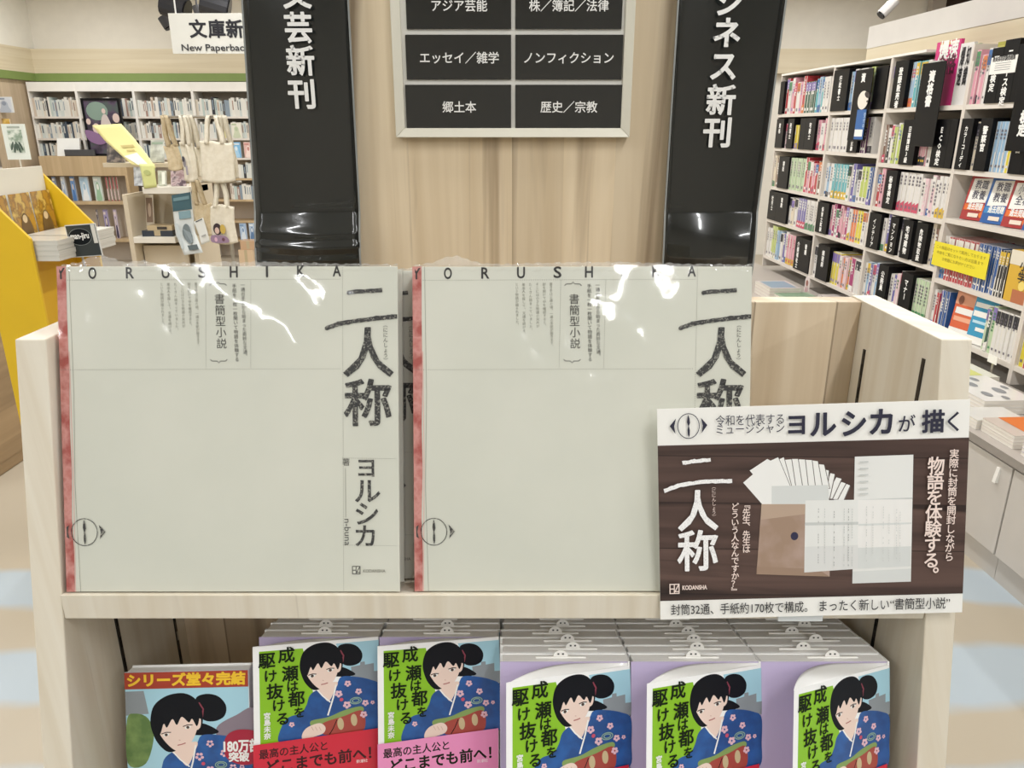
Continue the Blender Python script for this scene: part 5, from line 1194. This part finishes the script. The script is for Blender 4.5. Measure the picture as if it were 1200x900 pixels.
MB().tube([(w * 0.3, 0.005, -b.z), (w * 0.3, 0.005, h * 0.5)], 0.004, M_STEEL).build('stand_post', t); MB().tube([(w * 0.3, 0.005, -b.z), (w * 0.3, 0.005, -b.z + 0.01)], 0.03, M_STEEL, n=18).build('stand_foot', t)
# postcard on a little stand on top of the bin's back
t = thing('picture_card', 'small white framed picture card on a stem above the yellow bin', 'picture', at_y(25, 196, 2.86), (0, 0, radians(14)))
pz = at_y(25, 187, 2.86).z - at_y(25, 196, 2.86).z; ww, hh_ = 0.075, 0.122
MB().tube([(0, 0, -0.025), (0, 0, pz)], 0.003, mat('#d9d2c0', 0.4)).build('stem', t)
MB().box((-ww / 2, -0.003, pz), (ww / 2, 0.003, pz + hh_), mat('#e6eae0', 0.4)).build('card', t)
m = MB(); s = Sheet(m, lambda x, y: Vector((x, -0.003, pz + hh_ - y)), (0, -1, 0), base=0.0005, step=0.0003); s.rect(-0.022, 0.02, 0.024, 0.098, blotch('leafy_print', '#8fa08c', '#dfe4d8', 70, rough=0.5)); s.rect(-0.02, 0.008, 0.02, 0.014, mat('#a9b0a4', 0.5))
for k in range(5): s.disc(-0.014 + k * 0.007, 0.075 + 0.008 * (k % 2), 0.0035, 0.016, mat('#4c5c50', 0.5), rot=0.3 - 0.15 * k)
m.build('leaf_print', t)
# oak cabinet beyond the bin
t = thing('low_cabinet', 'brown oak low cabinet on the floor beyond the yellow bin', 'cabinet', (-2.33, 3.02, 0))
MB().box((-0.7, 0, 0), (0, 1.1, 0.9), M_DARKOAK).build('body', t, bevel=0.002); MB().box((-0.71, -0.01, 0.9), (0.01, 1.11, 0.93), M_LOWWOOD).build('top', t, bevel=0.002)
for k in range(2): MB().box((0.0, 0.02 + k * 0.54, 0.06), (0.012, 0.54 + k * 0.54, 0.86), M_DARKOAK).build('door', t)

# ------------------------------------------------------------------ island rack with magazines, sheets and bags
YI = 5.0
X_ = lambda x, y, Y=YI: at_y(x, y, Y)
M_RACK = mat('#d3c6ae', 0.5); M_RACKE = mat('#e6e1d4', 0.5)
t = thing('display_rack', 'beige island display rack with a sloping magazine tier, left of the bags', 'display rack')
xl_, xr_ = X_(146, 250).x, X_(221, 250).x
zt2 = X_(190, 226).z; zt1 = X_(160, 195).z; zs3 = X_(180, 285).z
MB().box((xl_, YI, 0), (xl_ + 0.03, YI + 0.38, zt2 - 0.01), M_RACK).build('side_panel', t, bevel=0.002)
MB().prism([(xr_, YI, 0), (xr_, YI + 0.38, 0), (xr_, YI + 0.38, zt1), (xr_, YI + 0.22, zt1), (xr_, YI, zt2)], (0.03, 0, 0), M_RACK).build('side_panel', t, bevel=0.002)
MB().box((xl_ + 0.03, YI + 0.36, 0), (xr_, YI + 0.38, zt1 - 0.05), M_RACK).build('back_panel', t)
MB().box((X_(168, 222).x, YI - 0.015, X_(190, 227).z), (xr_ + 0.03, YI + 0.3, X_(190, 219).z), M_RACKE).build('shelf', t, bevel=0.002)
MB().box((xl_ + 0.03, YI + 0.0, zs3), (X_(205, 280).x, YI + 0.36, X_(180, 278).z), M_RACKE).build('shelf', t, bevel=0.002)
MB().box((X_(122, 192, YI + 0.2).x, YI + 0.18, X_(160, 196, YI + 0.2).z), (X_(211, 192, YI + 0.2).x, YI + 0.40, X_(160, 191, YI + 0.2).z), M_RACK).build('shelf', t, bevel=0.002)
MB().box((X_(150, 230).x, YI + 0.1, 0), (X_(204, 230).x, YI + 0.12, zs3 - 0.03), M_RACK).build('base_panel', t)
def leaning(label, x0, y0, x1, y1, Y, col, art, lean=22, cat='magazine', grp='magazines on the island rack'):
    z = X_(190, 219).z if y0 > 196 else X_(160, 191, YI + 0.2).z
    return flat_book('magazine', label, x0, y0, x1, y1, Y, col, art, cat, grp, 0.012, radians(lean), zb=z + 0.001)
M_DKP = blotch('dark_photo_print', '#3f3a3c', '#8f8278', 28, rough=0.3, h3='#5a5250', coat=0.5); M_PLP = blotch('pale_photo_print', '#cfd2c8', '#a8aba2', 18, rough=0.3, coat=0.5); M_PKP = blotch('dusky_print', '#a88a90', '#5f4a54', 24, rough=0.3, h3='#d0bcc0', coat=0.5)
leaning('dark photo magazine on the sloping top tier of the island rack', 120, 160, 146, 191, YI + 0.2, M_DKP, None)
leaning('pale green magazine on the sloping top tier of the island rack', 172, 163, 192, 191, YI + 0.2, M_PLP, lambda s: s.rect(0.1, 0.1, 0.9, 0.2, mat('#8fa08c', 0.4)))
leaning('grey magazine at the left of the second tier of the island rack', 155, 203, 168, 225, YI + 0.05, blotch('grey_photo_print', '#8f9298', '#c9cccf', 30, rough=0.3), None, 14)
leaning('pale cream magazine in the middle of the second tier', 183, 201, 195, 219, YI + 0.05, M_PLP, lambda s: s.rect(0.5, 0.1, 0.9, 0.9, M_PAPER), 14)
leaning('dusky pink magazine at the right of the second tier', 198, 200, 218, 219, YI + 0.05, M_PKP, None, 14)
# yellow price sheet draped down the tiers
def sheet_strip(name, label, pts, m, wd=None, cat='sheet', grp=None, art=None):
    """pts: [(xl, yl, xr, yr, Y)] rows down a hanging sheet."""
    t = thing(name, label, cat); mb = MB(); rows_ = [(at_y(a, b, Y), at_y(c, d, Y)) for a, b, c, d, Y in pts]; n = len(rows_) - 1
    def f(u, v):
        k = min(int(v * n), n - 1); q = v * n - k; L = rows_[k][0].lerp(rows_[k + 1][0], q); R_ = rows_[k][1].lerp(rows_[k + 1][1], q)
        return L.lerp(R_, u)
    mb.grid(f, 8, n * 4, m); o = mb.build('paper', t, smooth=True); sd = o.modifiers.new('thick', 'SOLIDIFY'); sd.thickness = 0.001
    if art:
        q = MB(); s = Sheet(q, lambda x, y: f(x, y), (0, -1, 0.15), base=0.004, step=0.002); art(s); q.build('paper_print', t)
    return t
sheet_strip('price_sheet', 'pale yellow sheet lying slanted across the island rack magazines', [(108, 147, 142, 145, YI + 0.16), (123, 165, 158, 163, YI + 0.13), (143, 183, 172, 181, YI + 0.09), (155, 193, 183, 197, YI + 0.05)], mat('#efe6a0', 0.6), art=lambda s: (s.rect(0.35, 0.45, 0.8, 0.5, mat('#c9b878', 0.5)), s.rect(0.4, 0.55, 0.7, 0.58, mat('#c9b878', 0.5)), s.poly([(0.1, 0.68), (0.7, 0.62), (0.8, 0.95), (0.3, 0.98)], mat('#e9ece4', 0.5))))
sheet_strip('price_sheet', 'narrow yellow-green paper strip hanging below the slanted yellow sheet', [(163, 192, 181, 192, YI - 0.02), (166, 205, 182, 205, YI - 0.025), (169, 221, 184, 219, YI - 0.02)], mat('#dfe39a', 0.6), art=lambda s: s.disc(0.45, 0.4, 0.25, 0.12, mat('#b9c07c', 0.5)))
# things in the open compartment
flat_book('postcard', 'narrow postcard with a brown picture standing in the rack compartment', 166, 232, 182, 277, YI + 0.2, '#d9cdb8', lambda s: (s.rect(0.1, 0.08, 0.9, 0.72, mat('#8f7866', 0.4)), s.disc(0.5, 0.4, 0.2, 0.18, mat('#c9b4a0', 0.4))), 'card', None, 0.006, radians(12), zb=X_(180, 278).z + 0.0006)
flat_book('flat_box', 'dark flat box lying in the rack compartment', 166, 271, 203, 277.8, YI + 0.03, '#39414c', None, 'box', None, 0.12, zb=X_(180, 278).z + 0.0006, solid=True); flat_book('flat_box', 'tan flat box lying on the dark box in the rack compartment', 172, 264, 202, 270.6, YI + 0.04, '#cdb994', lambda s: s.rect(0.4, 0.2, 0.8, 0.7, mat('#4a443e', 0.4)), 'box', None, 0.1, zb=X_(180, 278).z + 0.034, solid=True)
# newspaper-like posters at its right side
sheet_strip('hanging_leaflet', 'teal and white leaflet hanging down the right side of the island rack', [(201, 229, 224, 225, YI - 0.03), (203, 250, 226, 247, YI - 0.035), (206, 275, 229, 272, YI - 0.05), (216, 299, 238, 296, YI - 0.12)], mat('#d5dad8', 0.5), art=lambda s: (s.rect(0.02, 0.0, 0.98, 0.3, mat('#3f5f68', 0.4)), s.rect(0.1, 0.06, 0.9, 0.12, mat('#6f8f96', 0.4)), s.rect(0.3, 0.32, 0.9, 0.44, mat('#7f9ca4', 0.4)), s.disc(0.6, 0.68, 0.22, 0.16, mat('#6f7a7c', 0.4)), s.rect(0.05, 0.5, 0.2, 0.9, mat('#b4bcbc', 0.4)), s.rect(0.4, 0.86, 0.9, 0.94, mat('#4a5658', 0.4))))
sheet_strip('hanging_leaflet', 'small white card tilted beside the teal leaflet', [(227, 260, 238, 255, YI - 0.06), (233, 275, 243, 271, YI - 0.07), (236, 287, 246, 283, YI - 0.08)], mat('#dfe0da', 0.5), art=lambda s: (s.rect(0.2, 0.02, 0.9, 0.06, mat('#4a4a4a', 0.4)), s.rect(0.3, 0.6, 0.8, 0.68, mat('#a8a8a4', 0.4))))

# canvas bags on a rail
M_CANVAS = blotch('unbleached_canvas', '#dcd4c0', '#e4ddcb', 40, rough=0.85, detail=6); M_TAN = blotch('tan_canvas', '#cdbb98', '#d8c8a8', 40, rough=0.85)
YT = 4.92
rl = thing('bag_rail', 'slim grey stand with two arms carrying the canvas bags', 'rail')
xp = X_(254, 150, YT + 0.12).x; zA = X_(230, 137, YT).z; zB = X_(260, 213, YT).z
MB().tube([(xp, YT + 0.14, 0.012), (xp, YT + 0.14, zA + 0.01)], 0.013, M_STEEL).build('post', rl); MB().tube([(xp, YT + 0.14, 0), (xp, YT + 0.14, 0.014)], 0.11, M_STEEL, n=24).build('foot', rl)
for z, pa, pb in ((zA, 192, 262), (zB, 228, 276)):
    MB().tube([(X_(pa, 150, YT).x, YT, z), (X_(pb, 150, YT).x, YT, z)], 0.007, M_STEEL).tube([(xp, YT + 0.14, z), (xp, YT, z)], 0.007, M_STEEL).build('arm', rl)
def bag(label, x0, yt, x1, yb, zr, dy, m, seed, art=None, flare=0.06):
    """A canvas bag hanging by two straps from the arm at height zr."""
    r = random.Random(seed); a = at_y(x0, yt, YT + dy); b = at_y(x1, yb, YT + dy); w = b.x - a.x; h = a.z - b.z
    t = thing('tote_bag', label, 'bag', ((a.x + b.x) / 2, YT + dy, b.z), group='canvas bags on the rail')
    p = [r.uniform(0, 6) for _ in range(4)]
    for sd in (-1, 1):
        mb = MB()
        def f(u, v, sd=sd):
            ww = w * (1 - flare * v); x = (u - 0.5) * ww + 0.012 * sin(3 * v + p[0]) * v
            e = sin(pi * u) ** 0.5
            fold = (0.007 * sin(9 * u + p[1]) + 0.004 * sin(17 * u + 3 * v + p[2])) * (0.4 + 0.6 * v)
            z = h * v - 0.012 * sin(pi * u) * (1 - v) + 0.008 * sin(5 * u + p[3]) * v
            return Vector((x, sd * 0.016 * e * (1 - 0.6 * v) + fold, z))
        mb.grid(f, 18, 14, m); o = mb.build('panel', t, smooth=True); s_ = o.modifiers.new('thick', 'SOLIDIFY'); s_.thickness = 0.0012
        hb = MB(); hz = zr - b.z + 0.008; xs = w * 0.24; n = 10
        for side in (-1, 1):
            def g(u, v, side=side, sd=sd):
                x = side * xs * (1 - 0.55 * v ** 1.3) + (u - 0.5) * 0.024; z = h * 0.94 + (hz - h * 0.94) * v
                return Vector((x + 0.003 * sin(6 * v + p[2]), sd * 0.012 - dy * v, z))
            hb.grid(g, 1, n, m)
        def arc(u, v, sd=sd): return Vector(((u - 0.5) * 2 * xs * 0.45 + sd * 0.002, -dy + (v - 0.5) * 0.024, hz + 0.003 + 0.002 * sd))
        hb.grid(arc, 4, 1, m)
        o = hb.build('strap', t, smooth=True); s_ = o.modifiers.new('thick', 'SOLIDIFY'); s_.thickness = 0.002
    if art:
        q = MB(); s = Sheet(q, lambda x, y: Vector(((x - 0.5) * w, -0.032, h * (1 - y))), (0, -1, 0), base=0.0, step=0.0008); art(s); q.build('printed_picture', t)
    return t
bag('cream canvas bag with a small dark print, left on the upper arm', 211, 168, 232, 211, zA, 0.0, M_CANVAS, 1, lambda s: (s.disc(0.3, 0.5, 0.12, 0.14, mat('#8a8488', 0.5)), s.disc(0.25, 0.42, 0.09, 0.08, mat('#45424a', 0.5)), s.rect(0.35, 0.6, 0.5, 0.85, mat('#a09aa4', 0.5))))
bag('wide plain cream canvas bag on the upper arm', 231, 166, 276, 212, zA, -0.02, M_CANVAS, 2)
bag('tan canvas bag hanging behind the printed bag on the upper arm', 193, 170, 214, 198, zA, 0.06, M_TAN, 3)
bag('cream canvas bag half hidden behind the wide plain bag', 258, 168, 280, 208, zA, 0.05, M_CANVAS, 4)
bag('narrow cream canvas bag between the printed bag and the wide plain bag', 222, 172, 242, 205, zA, 0.045, M_CANVAS, 7)
bag('cream canvas bag with a colourful printed picture on the lower arm', 245, 241, 279, 284, zB, -0.02, M_CANVAS, 5, lambda s: (s.disc(0.3, 0.62, 0.17, 0.16, mat('#3a2c30', 0.5)), s.disc(0.28, 0.66, 0.09, 0.09, mat('#d8bcb0', 0.5)), s.disc(0.52, 0.62, 0.11, 0.13, mat('#c9ac54', 0.5)), s.poly([(0.02, 0.8), (0.3, 0.78), (0.62, 0.82), (0.7, 0.98), (0.05, 0.98)], mat('#9a8098', 0.5), curve=True), s.disc(0.2, 0.9, 0.06, 0.06, mat('#d8b0c4', 0.5)), s.disc(0.5, 0.9, 0.06, 0.05, mat('#6f4a58', 0.5))))
bag('tan canvas bag behind the colourful printed bag on the lower arm', 226, 238, 250, 275, zB, 0.06, M_TAN, 6)

# ------------------------------------------------------------------ overhead
YS = 6.0
a, b = at_y(196.5, 15.5, YS), at_y(318, 63, YS); w = b.x - a.x; h = a.z - b.z
t = thing('section_sign', 'white hanging section sign with black lettering above the left shelves', 'sign', (a.x, YS, b.z))
MB().box((0, 0, 0), (w, 0.012, h), mat('#e9e9e2', 0.35)).build('sign_board', t, bevel=0.002)
for x in (0.055, w - 0.055): MB().tube([(x, 0.006, h), (x, 0.006, CEIL - b.z)], 0.006, mat('#d8d8d4', 0.4)).build('hanging_rod', t)
m = MB(); s = Sheet(m, lambda x, y: Vector((x, 0, h - y)), (0, -1, 0), base=0.001, step=0.001); pxm = w / 121.5
for ch, x in zip('文庫新刊', (231, 254, 276, 298)): s.v(ch, (x - 196.5) * pxm, (22 - 15.5) * pxm, 21.5 * pxm, 21.5 * pxm, mat('#23242c', 0.5), bold=0.03)
s.h('New Paperbacks', (208.5 - 196.5) * pxm, (57.5 - 15.5) * pxm, 10.6 * pxm, mat('#33343a', 0.5), bold=0.012, width=88 * pxm); m.build('lettering', t)
M_LAMP = bpy.data.materials.new('lamp_glow'); M_LAMP.use_nodes = True; M_LAMP.node_tree.nodes['Principled BSDF'].inputs['Emission Color'].default_value = (1, 0.97, 0.92, 1); M_LAMP.node_tree.nodes['Principled BSDF'].inputs['Emission Strength'].default_value = 8
def spot(label, px, py, Y, ln_, r, tilt, col, yaw=0.0, glow=False):
    p = at_y(px, py, Y); t = thing('spotlight', label, 'spotlight', p, (0, 0, yaw)); mm = mat(col, 0.4)
    d = Vector((sin(tilt), 0, -cos(tilt))); MB().tube([-d * ln_ / 2, d * ln_ / 2], r, mm, n=14).build('lamp_head', t, smooth=False)
    MB().tube([d * ln_ / 2, d * (ln_ / 2 + 0.012)], r * 0.9, M_LAMP if glow else M_BLACK, n=14).build('lamp_face', t)
    MB().tube([(0, 0, 0), (0, 0, CEIL - p.z)], 0.009, mm).build('stem', t); MB().box((-0.05, -0.02, CEIL - p.z - 0.03), (0.05, 0.02, CEIL - p.z), mm).build('mounting', t)
spot('black spotlight above the left end of the white section sign', 205, 8, 7.2, 0.20, 0.10, 1.25, '#2f3036'); spot('black spotlight above the middle of the white section sign', 252, 6, 7.2, 0.22, 0.10, 1.3, '#35363b', 0.2)
spot('small black spotlight beside the left edge of the section sign', 194, 26, 7.75, 0.10, 0.045, 0.5, '#3a3a3e'); spot('small lit spotlight behind the section sign', 231, 12, 7.75, 0.08, 0.035, 0.3, '#55555a', 0, True)
spot('pale tilted spotlight above the right wall bookcases', 1041, 9, 7.6, 0.16, 0.045, -0.75, '#b9b4ae')

# odds and ends on the oak ledge
q0 = at_y(66, 182, YL)
t = thing('angled_card', 'white folded card leaning on the oak low bookcase, left of the framed picture', 'card', (q0.x, YL + 0.02, zl(183) + 0.0006))
MB().prism([(0, 0, 0), (0.24, 0.03, 0), (0.24, 0.06, 0), (0, 0.03, 0)], (0, 0.05, 0.19), mat('#e9e9e4', 0.5)).build('card_sheet', t)
q1 = at_y(74, 182, YL)
t = thing('book_tray', 'low dark tray lying on the oak low bookcase before the framed picture', 'tray', (q1.x + 0.02, YL + 0.001, zl(183) + 0.0006))
MB().box((0, 0, 0), (0.34, 0.018, 0.07), mat('#4a4a4c', 0.5)).build('front', t)
MB().box((0, 0.0, 0), (0.34, 0.0185, 0.004), mat('#38383a', 0.5)).build('base', t)
